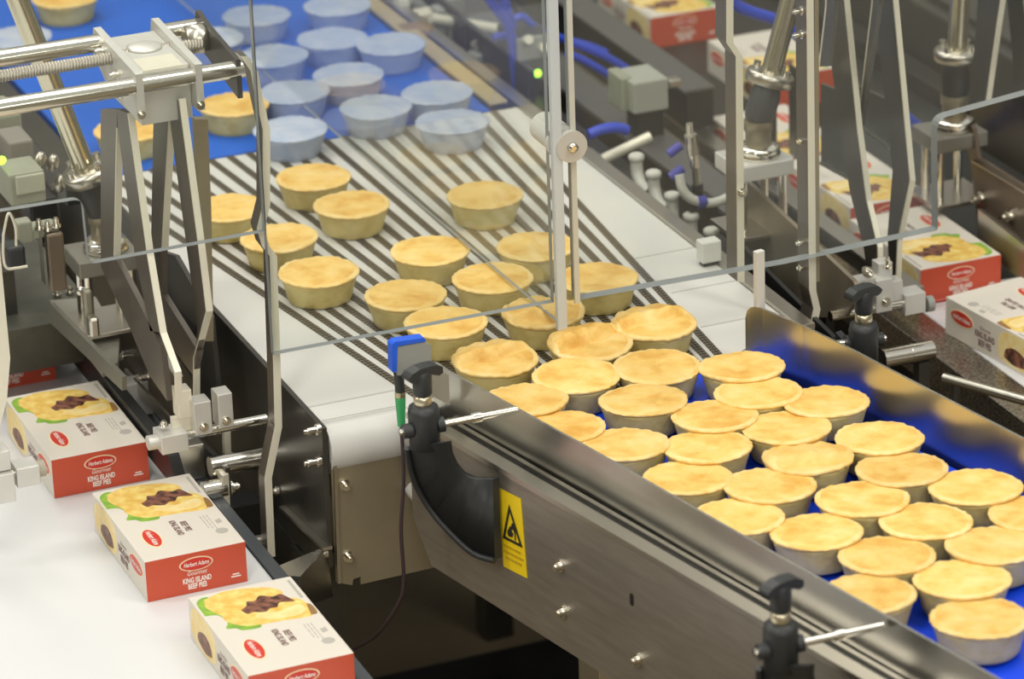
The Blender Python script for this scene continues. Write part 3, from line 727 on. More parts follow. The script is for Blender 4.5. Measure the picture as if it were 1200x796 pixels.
# round clamp joining the panels
kc = thing('panel_clamp', aty(665, 168, YP), 'round white and steel disc clamp joining the hanging panels', 'clamp')
c0 = kc.location
mb = MB(); mb.lathe([(.004, -.004), (.0185, -.002), (.0195, .004), (.0195, .010)], c0+V((0, -.004, 0)), 36, (0, -1, 0)); mb.build('front_disc', mat('satin_disc', (.60, .59, .54), .4, .3), kc)
mb = MB(); mb.lathe([(.003, 0), (.0065, .001), (.0060, .005), (.003, .006)], c0+V((0, -.014, 0)), 18, (0, -1, 0)); mb.build('screw', CHROME, kc)
mb = MB(); mb.lathe([(.0205, .0), (.0205, .006), (.018, .008)], c0+V((-.006, -.0005, .002)), 36, (0, 1, 0)); mb.build('washer', WHITEP, kc)
mb = MB(); mb.cyl(c0+V((-.004, .012, .002)), c0+V((-.004, .062, .002)), .0185, n=36); mb.build('spacer', WHITEP, kc, .002)
# guard posts
def strip(pxs, y, w_px, depth, name, M, parent, dx=0):
    mb = MB(); fe = MB()
    for a, b_ in zip(pxs[:-1], pxs[1:]):
        A, B = aty(a[0]-w_px/2, a[1], y), aty(a[0]+w_px/2, a[1], y); C, D = aty(b_[0]+w_px/2, b_[1], y), aty(b_[0]-w_px/2, b_[1], y)
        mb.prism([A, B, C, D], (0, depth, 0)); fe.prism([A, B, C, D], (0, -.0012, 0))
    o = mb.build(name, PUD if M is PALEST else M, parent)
    if M is PALEST: fe.build('lit_edge', M, o)  # lit front face and shaded sides are put into two steel colours
    return o
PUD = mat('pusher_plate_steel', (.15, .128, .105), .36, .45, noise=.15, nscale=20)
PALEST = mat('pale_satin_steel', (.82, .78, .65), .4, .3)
yq = YP+TP+.002
gp = thing('guard_post', aty(318, 650, yq), 'bent steel guard strip hanging on the left of the spreader', 'bracket')
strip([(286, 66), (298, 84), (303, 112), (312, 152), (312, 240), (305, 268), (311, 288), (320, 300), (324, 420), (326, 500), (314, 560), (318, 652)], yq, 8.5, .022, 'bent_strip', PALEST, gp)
strip([(236, 140), (240, 240), (243, 400)], .12, 15, .012, 'rear_upright', WARMST, gp)
gp2 = thing('guard_post', aty(954, 380, yq), 'bolted double steel guard strip on the right of the spreader', 'bracket')
strip([(949, -90), (949, 8), (952, 340), (957, 362), (952, 386)], yq, 8, .03, 'front_strip', PALEST, gp2)
strip([(957, -90), (957, 8), (958, 330)], yq, 5, .012, 'rear_strip', WARMST, gp2)
for q in ((937, 12), (937, 40), (942, 164), (941, 283), (942, 312)): bolt(aty(q[0]+5, q[1], yq+.012), (-1, 0, 0), .004, .012, gp2)
gp3 = thing('guard_post', aty(865, 290, yq+.03), 'stepped steel guard strip left of the bolted strip', 'bracket')
strip([(855, -90), (855, 50), (866, 66), (868, 330)], yq+.03, 8, .03, 'stepped_strip', PALEST, gp3)
bolt(aty(869, 225, yq+.028), (0, -1, 0), .004, .008, gp3)

# ================================================================= box pushers (left one fully in view)
def plate_x(pts, x, th, name, M, parent, hole=None):
    """plate in a plane of constant x from photo outline; optional slot"""
    P = [atx(*q, x) for q in pts]; mb = MB()
    if not hole: mb.prism(P, (th, 0, 0))
    return mb.build(name, M, parent, .0006) if not hole else None
def pusher_plate(x, outer_front, back, slot, parent):
    """an upright plate with a tall slot: two legs joined at top, pale front edges"""
    th = .007
    g = MB()
    a = [atx(*q, x) for q in back['left']]; 
    g.prism(a, (th, 0, 0)); 
    b_ = [atx(*q, x) for q in back['right']]; g.prism(b_, (th, 0, 0))
    o = g.build('pusher_plate', PUD, parent)
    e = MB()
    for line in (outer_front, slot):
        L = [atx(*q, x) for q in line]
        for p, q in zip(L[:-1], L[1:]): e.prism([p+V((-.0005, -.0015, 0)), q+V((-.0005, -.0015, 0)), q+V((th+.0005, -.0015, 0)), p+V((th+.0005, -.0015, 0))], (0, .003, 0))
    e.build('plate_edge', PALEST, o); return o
pu = thing('box_pusher', aty(215, 490, 0), 'aluminium headed box pusher with slotted plates hanging over the left lane', 'pusher')
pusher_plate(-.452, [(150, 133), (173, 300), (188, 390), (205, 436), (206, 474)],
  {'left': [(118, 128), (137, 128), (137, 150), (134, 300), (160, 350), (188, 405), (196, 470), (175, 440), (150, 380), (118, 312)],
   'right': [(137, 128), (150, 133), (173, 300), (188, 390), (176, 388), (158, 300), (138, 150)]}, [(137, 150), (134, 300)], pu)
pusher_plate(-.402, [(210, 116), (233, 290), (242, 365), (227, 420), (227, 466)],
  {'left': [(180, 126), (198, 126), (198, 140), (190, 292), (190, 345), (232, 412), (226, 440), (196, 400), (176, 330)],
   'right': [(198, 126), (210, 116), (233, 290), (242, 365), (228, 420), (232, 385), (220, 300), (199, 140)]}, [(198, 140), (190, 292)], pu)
# head block
hy = .0
tl, tr = aty(155, 88, hy), aty(232, 72, hy)
zt = tl.z; hb = .085
x0, x1 = tl.x, tr.x
mb = MB(); mb.box((x0+.0092, hy+.0078, zt-.066), (x1-.0082, hy+.14, zt)); mb.build('head_block', ALU, pu, .001)
for x in (x0, x1-.008):
    mb = MB(); mb.prism([V((x, hy-.012, zt-.052)), V((x, hy-.012, zt+.005)), V((x, hy+.15, zt+.012)), V((x, hy+.16, zt-.02)), V((x, hy+.10, zt-.052))], (.009, 0, 0)); mb.build('cheek_plate', ALU, pu, .001)
mb = MB(); mb.lathe([(.002, .0), (.020, .0), (.021, .002), (.018, .003), (.013, .0045), (.004, .005)], ((x0+x1)/2+.002, hy+.085, zt), 32); mb.build('cap_button', ALU, pu)
mb = MB(); mb.box((x0+.016, hy+.006, zt-.0002), (x1-.016, hy+.05, zt+.0006)); mb.build('bright_patch', PALEST, pu)
rx1 = aty(293, 78, hy-.002).x
mb = MB(); z_ = zt-.012; mb.cyl((-1.0, hy-.003, z_), (x0, hy-.003, z_), .0105); mb.cyl((x1, hy-.003, z_), (rx1, hy-.003, z_), .0105); mb.cyl((x0+.009, hy-.003, z_), (x1-.008, hy-.003, z_), .0100); mb.build('front_rod', CHROME, pu)
mb = MB(); zb_ = zt+.0; mb.cyl((-1.0, hy+.128, zb_), (x0, hy+.128, zb_), .0105); mb.cyl((x1, hy+.128, zb_), (rx1-.02, hy+.128, zb_), .0105); mb.build('rear_rod', CHROME, pu)
# threaded rod: fine ridges
mb = MB(); xx = -.80; pr_ = []
while xx < rx1-.03: pr_ += [(.0062, xx+.80), (.0080, xx+.8012+.0006), (.0062, xx+.8036)]; xx += .0036
mb.lathe(pr_, (-.80, hy+.085, zt-.006), 14, (1, 0, 0)); mb.build('threaded_rod', BRUSHED, pu)
mb = MB(); mb.lathe([(.008, 0), (.017, .001), (.018, .02), (.014, .03), (.008, .031)], (rx1-.045, hy+.10, zt-.004), 28, (1, 0, 0)); mb.build('rod_nut', STEEL, pu)
mb = MB(); mb.prism([V((rx1-.02, hy-.012, zt-.045)), V((rx1-.02, hy-.012, zt+.002)), V((rx1-.02, hy+.09, zt+.012)), V((rx1-.02, hy+.13, zt+.02)), V((rx1-.02, hy+.15, zt-.02))], (.006, 0, 0)); mb.build('end_plate', DARKST, pu)
for dy, dz in ((.035, -.012), (.09, .0), (.03, -.034)): bolt((x0, hy+dy+.02, zt+dz-.004), (-1, 0, 0), .0045, .009, pu)
for x in (x0+.004, x1-.004): bolt((x, hy-.012, zt-.045), (0, -1, 0), .0035, .005, pu)
# bottom clamp
mb = MB()
pA, pB = aty(205, 512, -.012), aty(312, 491, -.012); mb.cyl(pA, pB, .0065); mb.build('clamp_rod', CHROME, pu)
for q0_, q1_ in (((226, 473), (249, 506)), ((254, 463), (274, 499))):
    a, b_ = aty(*q0_, -.024), aty(*q1_, -.024)
    mb = MB(); mb.box((a.x, -.026, b_.z), (b_.x, -.001, a.z)); mb.build('clamp_block', ALU, pu, .001)
    bolt(((a.x+b_.x)/2, -.026, b_.z+.009), (0, -1, 0), .004, .004, pu, 'cap_screw')
a, b_ = aty(207, 459, -.01), aty(226, 488, -.01); mb = MB(); mb.box((a.x, -.012, b_.z), (b_.x, .01, a.z)); mb.build('spacer_block', PALEST, pu, .001)
a, b_ = aty(184, 507, -.014), aty(217, 522, -.014); mb = MB(); mb.box((a.x, -.03, b_.z), (b_.x, .004, a.z)); mb.cyl((a.x, -.013, (a.z+b_.z)/2), (a.x-.012, -.013, (a.z+b_.z)/2), .009, n=20); mb.build('push_foot', ALU, pu, .0012)
bolt(aty(192, 500, -.012), (0, 0, 1), .004, .006, pu, 'cap_screw')
mb = MB(); a, b_ = aty(201, 490, -.008), aty(227, 509, -.008); mb.box((a.x, -.010, b_.z), (b_.x, -.002, a.z)); mb.build('bright_plate', PALEST, pu)

# second left pusher at the left photo edge: foot touching the carton
pl_ = thing('box_pusher', aty(20, 545, -.06), 'aluminium pusher foot at the left photo edge beside a carton', 'pusher')
yb = -.0
mb = MB(); mb.prism([aty(-12, 250, yb), aty(-4, 250, yb), aty(12, 420, yb), aty(8, 470, yb), aty(0, 500, yb), aty(0, 520, yb), aty(-9, 520, yb), aty(0, 420, yb)], (0, .012, 0)); mb.build('hanging_strip', PALEST, pl_)
a, b_ = aty(-30, 555, yb), aty(14, 580, yb); mb = MB(); mb.box((a.x, yb-.02, b_.z), (b_.x, yb+.02, a.z)); mb.build('clamp_block', ALU, pl_, .001)
a, b_ = aty(-5, 526, yb), aty(10, 546, yb); mb = MB(); mb.box((a.x-.02, yb-.012, b_.z), (b_.x, yb+.02, a.z)); mb.build('spacer_block', ALU, pl_, .001)
a, b_ = aty(15, 545, yb), aty(44, 562, yb); mb = MB(); mb.box((a.x, yb-.015, b_.z), (b_.x, yb+.015, a.z)); mb.build('push_foot', ALU, pl_, .001)
c = aty(48, 549, yb); mb = MB(); mb.cyl((c.x-.006, yb, c.z), (c.x+.004, yb, c.z), .010); mb.build('rubber_pad', mat('tan_rubber_pad', (.42, .38, .30), .6), pl_)
mb = MB(); mb.cyl((a.x-.1, yb, a.z-.012), (a.x, yb, a.z-.012), .006); mb.build('clamp_rod', CHROME, pl_)

# right pusher: two long hanging plates
pr2 = thing('box_pusher', aty(1040, 335, .0), 'twin pale edged pusher plates hanging behind the clear panel on the right', 'pusher')
def edge_plate(front, x, wpx, parent, back=None):
    L = [atx(*q, x) for q in front]; mb = MB(); th = .006
    bk = [atx(q[0]-wpx, q[1]-wpx*.1, x) for q in front] if back is None else [atx(*q, x) for q in back]
    for i in range(len(L)-1): mb.prism([L[i], L[i+1], bk[i+1], bk[i]], (th, 0, 0))
    o = mb.build('pusher_plate', DARKST, parent)
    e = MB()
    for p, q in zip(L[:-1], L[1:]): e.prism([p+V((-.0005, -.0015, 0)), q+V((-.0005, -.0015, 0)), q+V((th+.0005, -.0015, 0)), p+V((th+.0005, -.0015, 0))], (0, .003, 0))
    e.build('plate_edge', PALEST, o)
XR = aty(1030, 300, .02).x
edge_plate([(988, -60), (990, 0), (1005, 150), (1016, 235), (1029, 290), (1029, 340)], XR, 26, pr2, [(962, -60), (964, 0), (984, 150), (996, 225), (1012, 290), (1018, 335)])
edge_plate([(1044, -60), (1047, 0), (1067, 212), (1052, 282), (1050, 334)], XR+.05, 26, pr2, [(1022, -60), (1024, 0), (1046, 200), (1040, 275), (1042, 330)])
edge_plate([(1025, -60), (1022, 5), (1005, 148)], XR+.012, 8, pr2, [(1030, -60), (1030, 5), (1008, 148)])
edge_plate([(970, -60), (968, 8), (960, 78)], XR-.04, 10, pr2, [(980, -60), (978, 8), (970, 78)])
# third right pusher, at far right
pr3 = thing('box_pusher', aty(1155, 118, .25), 'dark pusher plates with pale edges at the upper right photo edge', 'pusher')
XR3 = aty(1155, 118, .25).x
edge_plate([(1182, -60), (1173, 0), (1156, 118)], XR3, 26, pr3, [(1150, -60), (1146, 0), (1136, 122)])
edge_plate([(1196, -60), (1200, 0), (1212, 120)], XR3+.03, 20, pr3, [(1176, -60), (1180, 0), (1192, 120)])
# right pusher foot
yr = -.02
pr_p = pr2
def bx(parent, q0_, q1_, y, dep, name, M, bev=.001):
    a, b_ = aty(*q0_, y), aty(*q1_, y); return MB().box((a.x, y, b_.z), (b_.x, y+dep, a.z)).build(name, M, parent, bev)
bx(pr2, (1027, 330), (1046, 364), yr, .024, 'clamp_block', ALU); bx(pr2, (1044, 331), (1058, 352), yr+.006, .02, 'clamp_block', ALU)
bx(pr2, (1030, 310), (1046, 332), yr+.012, .02, 'spacer_block', ALU); bx(pr2, (998, 331), (1026, 346), yr+.004, .02, 'spacer_block', ALU)
bx(pr2, (1061, 347), (1085, 366), yr, .028, 'push_foot', ALU)
mb = MB(); mb.cyl(aty(973, 371, yr+.012), aty(1062, 354, yr+.012), .007); mb.build('clamp_rod', CHROME, pr2)
c = aty(1088, 356, yr+.012); mb = MB(); mb.cyl(c-V((.004, 0, 0)), c+V((.005, 0, 0)), .011, n=8); mb.build('rubber_pad', GREYP, pr2)
c = aty(1092, 354, yr+.012); mb = MB(); mb.cyl(c, aty(1108, 351, yr+.012), .0025); mb.build('plunger', mat('red_plunger', (.4, .06, .04), .4), pr2)
bolt(aty(1038, 354, yr), (0, -1, 0), .0045, .004, pr2, 'cap_screw'); bolt(aty(1018, 320, yr), (-.5, -.5, .5), .005, .018, pr2); bolt(aty(1040, 314, yr+.012), (0, 0, 1), .004, .012, pr2)

# ================================================================= rotary actuators on pinned blocks
def actuator(label, base_px, y, tilt, tube_len, dark, blk=True, tube_px=None):
    c = aty(*base_px, y)                     # centre of ring on top of the block
    o = thing('actuator', (c.x, y, c.z-.10), label, 'machine part', 'tube topped actuators')
    z = c.z
    mb = MB(); mb.lathe([(.020, 0), (.028, 0), (.029, .004), (.025, .008), (.028, .010), (.026, .014), (.018, .016)], (c.x, y, z), 32); mb.build('base_ring', CHROME, o)
    mb = MB(); mb.lathe([(.017, .015), (.017, .036), (.019, .036), (.019, .050)], (c.x, y, z), 28); mb.build('neck', WARMST, o)
    ax = V((tilt, 0, 1)).normalized(); t0 = V((c.x, y, z+.048))
    mb = MB(); mb.lathe([(.017, 0), (.0195, .004), (.0200, .035), (.018, .044), (.016, .050)], t0, 28, ax); mb.build('body', dark, o)
    t1 = t0+ax*.050
    mb = MB(); mb.lathe([(.022, 0), (.031, .001), (.032, .012), (.030, .016), (.018, .018)], t1, 32, ax); fo = mb.build('flange', STEEL, o)
    q = V((0, 0, 1)).rotation_difference(ax)
    for k in range(4):
        a = k*PI/2+.5; p = t1+q @ V((.024*math.cos(a), .024*math.sin(a), .016)); mb = MB(); mb.cyl(p, p+ax*.008, .0048, n=12); mb.build('flange_screw', CHROME, fo)
    mb = MB(); mb.cyl(t1+ax*.016, t1+ax*(.016+tube_len), .0135, n=28); mb.build('tube', mat('tube_steel', (.70, .65, .50), .22, 1) if 'tube_steel' not in bpy.data.materials else bpy.data.materials['tube_steel'], o)
    mb = MB(); mb.box((c.x-.045, y-.032, z-.022), (c.x+.036, y+.04, z)); mb.build('mount_block', ALU if not dark is BLACKM else mat('dull_mount', (.26, .25, .21), .45, .5), o, .002)
    for dx, dy in ((-.032, -.02), (.024, -.022), (-.03, .025), (.02, .025)):
        mb = MB(); mb.cyl((c.x+dx, y+dy, z-.095), (c.x+dx, y+dy, z-.022), .0055, n=14); mb.build('pin', CHROME, o)
    mb = MB(); mb.box((c.x-.05, y-.04, z-.101), (c.x+.040, y+.045, z-.095)); mb.build('foot_plate', STEEL, o, .001)
    return o
BODYG = mat('dark_grey_body', (.06, .062, .07), .45)
actuator('actuator with dark grey body and tilted chrome tube behind stepped strip', (889, 182), .22, .30, .5, BODYG)
actuator('actuator with black body and upright tube at upper right corner', (1118, 150), .38, .05, .5, BLACKM)
actuator('actuator with black body and slanting chrome tube behind the left plates', (124, 292), .34, -.29, .6, BLACKM)

# ================================================================= machine frames beside the spreader
def xplate(label, name, px_pts, x, th, M, bolts=(), cat='machine plate', slot=None, br=.005, flange=None, stand=None):
    P = [atx(*q, x) for q in px_pts]
    lo = min(p.z for p in P); o = thing(name, (x, sum(p.y for p in P)/len(P), lo), label, cat)
    MB().prism(P, (th, 0, 0)).build('plate', M, o, .0008)
    for q in bolts: bolt(atx(*q, x-.0005), (-1, 0, 0), br, .014, o)
    if slot: MB().prism([atx(*q, x-.0008) for q in slot], (.0007, 0, 0)).build('slot', BLACKM, o)
    if stand: MB().box((x+.001, stand-.012, 0), (x+th-.001, stand+.012, lo+.03)).build('stand', DARKST, o)
    if flange:
        for f in flange: MB().bar(atx(*f[0], x), atx(*f[1], x), .010, .0025).build('flange', STEEL, o)
    return o
xplate('brown steel plate with two bolts behind the left pusher foot', 'machine_plate', [(136, 372), (150, 352), (208, 440), (213, 478), (196, 490), (140, 410)], -.378, .006, BROWNST, ((146, 417), (176, 441)), flange=[((150, 352), (210, 442))])
xplate('grey steel plate with black slot right of left pusher plates', 'machine_plate', [(160, 285), (205, 300), (246, 372), (256, 470), (250, 480), (196, 400)], -.338, .006, DARKST, (), slot=[(190, 343), (229, 382), (228, 414), (192, 366)], flange=[((192, 372), (224, 414))])
xplate('grey steel side plate under the left pusher, with angled end', 'machine_plate', [(145, 432), (196, 487), (213, 505), (205, 512), (196, 500), (150, 452)], -.392, .004, STEEL)
# rollers and lower brackets in the gap
rb = thing('roller_bracket', aty(265, 560, .02), 'two short steel rollers on upright straps below the left guard strip', 'roller')
mb = MB(); mb.cyl(aty(246, 548, .06), aty(309, 536, .06), .0135); mb.build('roller', CHROME, rb)
mb = MB(); mb.cyl(aty(238, 576.5, .04), aty(264, 571, .04), .0125); mb.build('roller', CHROME, rb)
mb = MB(); mb.prism([aty(261, 558, .03), aty(268, 556, .03), aty(272, 640, .03), aty(264, 645, .03)], (0, .02, 0)); mb.build('strap', PALEST, rb)
mb = MB(); mb.prism([aty(263, 500, .10), aty(270, 500, .10), aty(271, 534, .10), aty(264, 534, .10)], (0, .01, 0)); mb.build('strap', PALEST, rb)
bolt(aty(270, 572, .03), (1, 0, 0), .006, .009, rb); bolt(aty(312, 536, .055), (1, 0, 0), .006, .007, rb)
mb = MB(); mb.bar(atx(205, 498, -.362), atx(268, 562, -.362), .006, .03); mb.build('slanted_bar', DARKST, rb)
mb = MB(); mb.cyl(aty(286, 636, -.02), aty(312, 632, -.02), .007); mb.cyl(aty(286, 645, -.02), aty(300, 640, -.02), .010); mb.build('threaded_stud', CHROME, rb)
mb = MB(); mb.box((-.366, .03, .55), (-.310, .9, .60)); mb.build('base_beam', BLACKM, rb)
for y in (.05, .8): MB().box((-.36, y, 0), (-.32, y+.04, .55)).build('leg', BLACKM, rb)
MB().box((-.366, .06, .6001), (-.310, .10, .72)).build('riser', BLACKM, rb)

# left machinery cluster
lc = thing('valve_bank', atz(60, 260, .95), 'olive grey valve bank with green indicator at left photo edge', 'machine part')
def lump(parent, q0_, q1_, y, dep, name, M, bev=.003): return bx(parent, q0_, q1_, y, dep, name, M, bev)
lump(lc, (10, 206), (55, 236), .42, .06, 'valve_body', GREENGREY); lump(lc, (18, 208), (54, 224), .416, .004, 'valve_label', mat('pale_olive_cover', (.46, .46, .36), .5))
lump(lc, (10, 168), (42, 198), .50, .06, 'valve_body', mat('taupe_plastic', (.24, .22, .19), .5)); lump(lc, (-20, 140), (28, 166), .58, .08, 'valve_body', GREENGREY)
lump(lc, (-20, 178), (12, 205), .56, .05, 'connector', BLACKM)
c = aty(2, 188, .45); mb = MB(); mb.lathe([(.001, .004), (.005, .002), (.006, 0)][::-1], c, 14, (0, -1, 0)); mb.build('indicator_light', LED, lc)
for q in ((47, 187), (62, 190), (70, 214)): 
    c = aty(*q, .46); mb = MB(); mb.lathe([(.004, -.012), (.008, -.006), (.008, .004), (.004, .010)], c, 12, (.3, 0, 1)); mb.build('push_fitting', STEEL, lc)
lump(lc, (60, 222), (72, 262), .48, .03, 'bracket', DARKST); lump(lc, (35, 236), (70, 262), .46, .05, 'bracket', BLACKM)
MB().box((-.75, .40, .80), (-.405, .70, .86)).build('base_block', mat('dark_olive_block', (.11, .11, .085), .45, .3, noise=.3), lc)
MB().box((-.72, .45, .86), (-.50, .68, .92)).build('base_block', DARKST, lc)
MB().box((-.70, .50, .7525), (-.60, .60, .80)).build('foot', BLACKM, lc)
st = thing('stop_bracket', aty(60, 340, .25), 'upright folded steel stop with bolts beside the left box lane', 'bracket')
lump(st, (54, 276), (80, 340), .24, .012, 'folded_plate', BROWNST); lump(st, (49, 276), (54, 335), .236, .02, 'side_flange', STEEL)
mb = MB(); mb.prism([atz(58, 352, .862), atz(112, 348, .862), atz(140, 395, .862), atz(138, 425, .862), atz(120, 432, .862)], (0, 0, -.012)); mb.build('base_plate', mat('grey_olive_plate', (.33, .32, .27), .45, .6), st)
mb = MB(); mb.prism([atx(58, 352, -.475)+V((0, 0, -.004)), atx(143, 442, -.475), atx(143, 458, -.475), atx(58, 378, -.475)], (.006, 0, 0)); mb.build('side_web', mat('olive_web', (.20, .195, .16), .45, .4), st)
for q in ((67, 346), (82, 343), (103, 342)): bolt(atz(*q, .8625), (0, 0, 1), .004, .007, st)
c = aty(95, 341, .235); mb = MB(); mb.lathe([(.006, 0), (.006, .003), (.003, .004)], c, 18, (0, -1, 0)); mb.build('eyelet', CHROME, st)
lump(st, (105, 375), (118, 395), .12, .02, 'small_strap', STEEL); lump(st, (98, 342), (112, 384), .14, .012, 'small_strap', mat('olive_steel', (.30, .29, .22), .4, .7))
lump(st, (36, 270), (70, 276), .25, .03, 'terminal_row', GREENGREY); 
for q in ((46, 268), (56, 270), (66, 266)): bolt(aty(*q, .25), (0, 0, 1), .004, .010, st)
lump(st, (60, 288), (54, 288), .25, .01, 'lip', STEEL)
MB().box((-.398, .45, .7), (-.39, .50, .852)).build('foot', BLACKM, st)
wl = thing('wire_loop', aty(20, 300, .2), 'thin steel wire loop with black pad at left photo edge', 'bracket')
mb = MB(); mb.tube(curve([aty(4, 275, .2), aty(10, 250, .2), aty(18, 266, .2), aty(19, 288, .2)], 6) , .0018, 8)
mb.tube(curve([aty(4, 275, .2), aty(4, 300, .2), aty(8, 314, .2), aty(20, 314, .2), aty(32, 312, .2)], 6), .0018, 8); mb.build('wire', PALEST, wl)
lump(wl, (8, 292), (32, 314), .21, .03, 'pad', BLACKP, .004); lump(wl, (20, 262), (40, 284), .24, .02, 'switch', GREENGREY)

# right of the spreader: machine frames
xplate('brown steel side plate behind the stepped guard strip', 'machine_plate', [(852, 250), (872, 210), (1000, 330), (1006, 345), (990, 372), (962, 372), (905, 335), (860, 300)], .44, .006, mat('tan_satin_plate', (.40, .34, .25), .4, .6, noise=.25, nscale=9), stand=.1)
xplate('dark side plate beside the white deck, right edge', 'machine_plate', [(866, 285), (900, 320), (975, 395), (980, 440), (940, 415), (868, 335)], .375, .006, BLACKM)
xplate('brown plate with two bolts at the right photo edge', 'machine_plate', [(1120, 128), (1140, 150), (1146, 185), (1215, 228), (1215, 330), (1146, 268), (1138, 192)], .83, .006, BROWNST, ((1152, 232), (1186, 253)), br=.007, flange=[((1142, 188), (1215, 232)), ((1150, 246), (1215, 300))])
xplate('grey steel plate below the brown plate at right edge', 'machine_plate', [(1146, 245), (1215, 300), (1215, 345), (1146, 285)], .80, .005, STEEL)
xplate('dark slotted steel plate in the upper right behind the clear panel', 'machine_plate', [(1136, 130), (1215, 95), (1215, 215), (1150, 175)], .90, .006, DARKST, stand=.30)
GPL = mat('sage_dark_plate', (.105, .11, .095), .42, .4, noise=.25, nscale=8)
xplate('sage grey plate with a pale lower edge right of the bolted strip', 'machine_plate', [(962, 98), (985, 108), (1002, 150), (1002, 212), (962, 190)], .62, .005, GPL, flange=[((962, 190), (1002, 212))], stand=.55)
xplate('sage grey plate between the two right hanging pusher plates', 'machine_plate', [(1004, 100), (1050, 122), (1060, 190), (1046, 174), (1006, 146)], .70, .005, GPL, flange=[((1008, 147), (1046, 174))], stand=.645)
bm = thing('support_beam', (.52, .8, .8), 'long dark steel beam running back right of the spreader', 'beam')  # steel beam on legs beside the spreader
MB().box((.490, .30, .75), (.535, 2.4, .83)).build('beam_body', BLACKM, bm, .002)
MB().box((.480, .30, .8302), (.540, 2.4, .838)).build('beam_cap', mat('grey_beam_cap', (.14, .14, .135), .45, .4), bm, .001)
for y in (.4, 2.2): MB().box((.495, y, 0), (.53, y+.03, .75)).build('leg', BLACKM, bm)
bm2 = thing('box_guide', (.60, .6, .8), 'dark guide rail along the left of the right hand cartons', 'guide rail')
MB().box((.622, .12, .768), (.632, 2.0, .80)).build('guide_bar', DARKST, bm2, .001)
MB().box((.606, .80, .8062), (.650, 2.0, .862)).build('tall_guide', BLACKM, bm2, .001)
MB().box((.602, .80, .8622), (.652, 2.0, .867)).build('tall_guide_cap', mat('slate_cap', (.13, .13, .125), .4, .4), bm2, .001)
MB().box((.608, .12, .8002), (.634, 2.0, .806)).build('guide_cap', STEEL, bm2, .001)
for y in (.2, 1.0, 1.8): MB().box((.624, y, .7498), (.630, y+.03, .768)).build('guide_bracket', STEEL, bm2)
# carrier with elbow fittings along the deck edge
ef = thing('air_manifold', (.40, .5, .80), 'black air manifold with pale elbow fittings beside the white deck', 'machine part')
MB().box((.385, .12, .79), (.43, 1.04, .85)).build('manifold_body', BLACKM, ef, .002)
for q in ((768, 232), (790, 258), (812, 282), (748, 212), (836, 300)):
    p = atx(*q, .40); mb = MB(); mb.tube(curve([p+V((0, .005, .030)), p+V((0, .003, .012)), p+V((0, -.008, -.002)), p+V((.004, -.022, -.010))], 5), .0085, 12); mb.lathe([(.009, 0), (.011, .002), (.011, .008), (.008, .010)], p+V((0, .005, .028)), 14); mb.build('elbow_fitting', HOSEW, ef)
for y in (.2, .95): MB().box((.39, y, 0), (.425, y+.03, .79)).build('leg', BLACKM, ef)
wb = thing('white_block', atx(832, 285, .36), 'small white plastic block at the right edge of white deck', 'block')
a, b_ = aty(823, 286, .10), aty(846, 306, .10); MB().box((a.x, .10, b_.z), (b_.x, .12, a.z)).build('block_body', WHITEP, wb, .002)
MB().box((a.x+.003, .104, .7), (b_.x-.003, .116, b_.z)).build('stem', BLACKM, wb)
# air cylinder with blue fittings
ac = thing('air_cylinder', atz(812, 205, .85), 'slim chrome air cylinder with blue fittings, right of the spreader', 'machine part')
ya = .36
for (q0_, q1_, r_, M, nm) in (((808, 145), (809, 158), .005, CHROME, 'tip'), ((809, 158), (813, 180), .0085, STEEL, 'barrel'), ((813, 180), (814, 196), .0065, CHROME, 'collar'), ((815, 196), (817, 216), .0055, STEEL, 'stem'), ((817, 216), (818, 232), .008, BLACKM, 'socket')):
    mb = MB(); mb.cyl(aty(*q0_, ya), aty(*q1_, ya), r_, n=18); mb.build(nm, M, ac)
for q in ((793, 176), (795, 203)):
    c = aty(*q, ya); mb = MB(); mb.cyl(c-V((.012, 0, .004)), c+V((.006, 0, .006)), .0065, n=12); mb.build('blue_fitting', mat('blue_fitting', (.05, .05, .35), .4) if 'blue_fitting' not in bpy.data.materials else bpy.data.materials['blue_fitting'], ac)
bpt = aty(818, 232, ya); MB().box((bpt.x-.02, ya-.02, .8385), (bpt.x+.02, ya+.02, bpt.z)).build('base', BLACKM, ac)
h = thing('air_hose', aty(830, 234, .34), 'pale curved air hose with blue clip, right of the spreader', 'hose')
mb = MB(); mb.tube(curve([aty(796, 205, .35), aty(800, 222, .345), aty(812, 234, .34), aty(832, 238, .335), aty(852, 232, .33), aty(866, 220, .33), aty(880, 205, .33)]), .0065, 12); mb.build('hose_body', HOSEW, h)
c = aty(822, 237, .338); mb = MB(); mb.cyl(c-V((.006, 0, 0)), c+V((.006, 0, 0)), .0085, n=14); mb.build('clip', bpy.data.materials['blue_fitting'], h)
vb = thing('valve_block', aty(760, 118, .75), 'pale grey green valve block in the blurred background', 'machine part')
lump(vb, (742, 98), (784, 128), .70, .07, 'block_body', mat('sage_grey', (.36, .37, .32), .5)); lump(vb, (728, 92), (742, 130), .72, .05, 'end_cap', GREENGREY)
lump(vb, (784, 95), (800, 102), .72, .02, 'nozzle', STEEL)
MB().box((vb.location.x-.03, .72, 0), (vb.location.x+.01, .76, aty(760, 128, .72).z)).build('post', BLACKM, vb)
vb2 = thing('valve_block', aty(612, 75, 1.0), 'dark valve terminal with green indicator beside blue hoses', 'machine part')
lump(vb2, (606, 46), (648, 105), .95, .08, 'block_body', BLACKM); lump(vb2, (606, 46), (648, 66), .945, .005, 'cover', GREYP)
for q in ((617, 47), (635, 56)): 
    c = aty(*q, .945); mb = MB(); mb.cyl(c, c+V((0, -.01, .004)), .007, n=12); mb.build('push_fitting', PALEST, vb2)
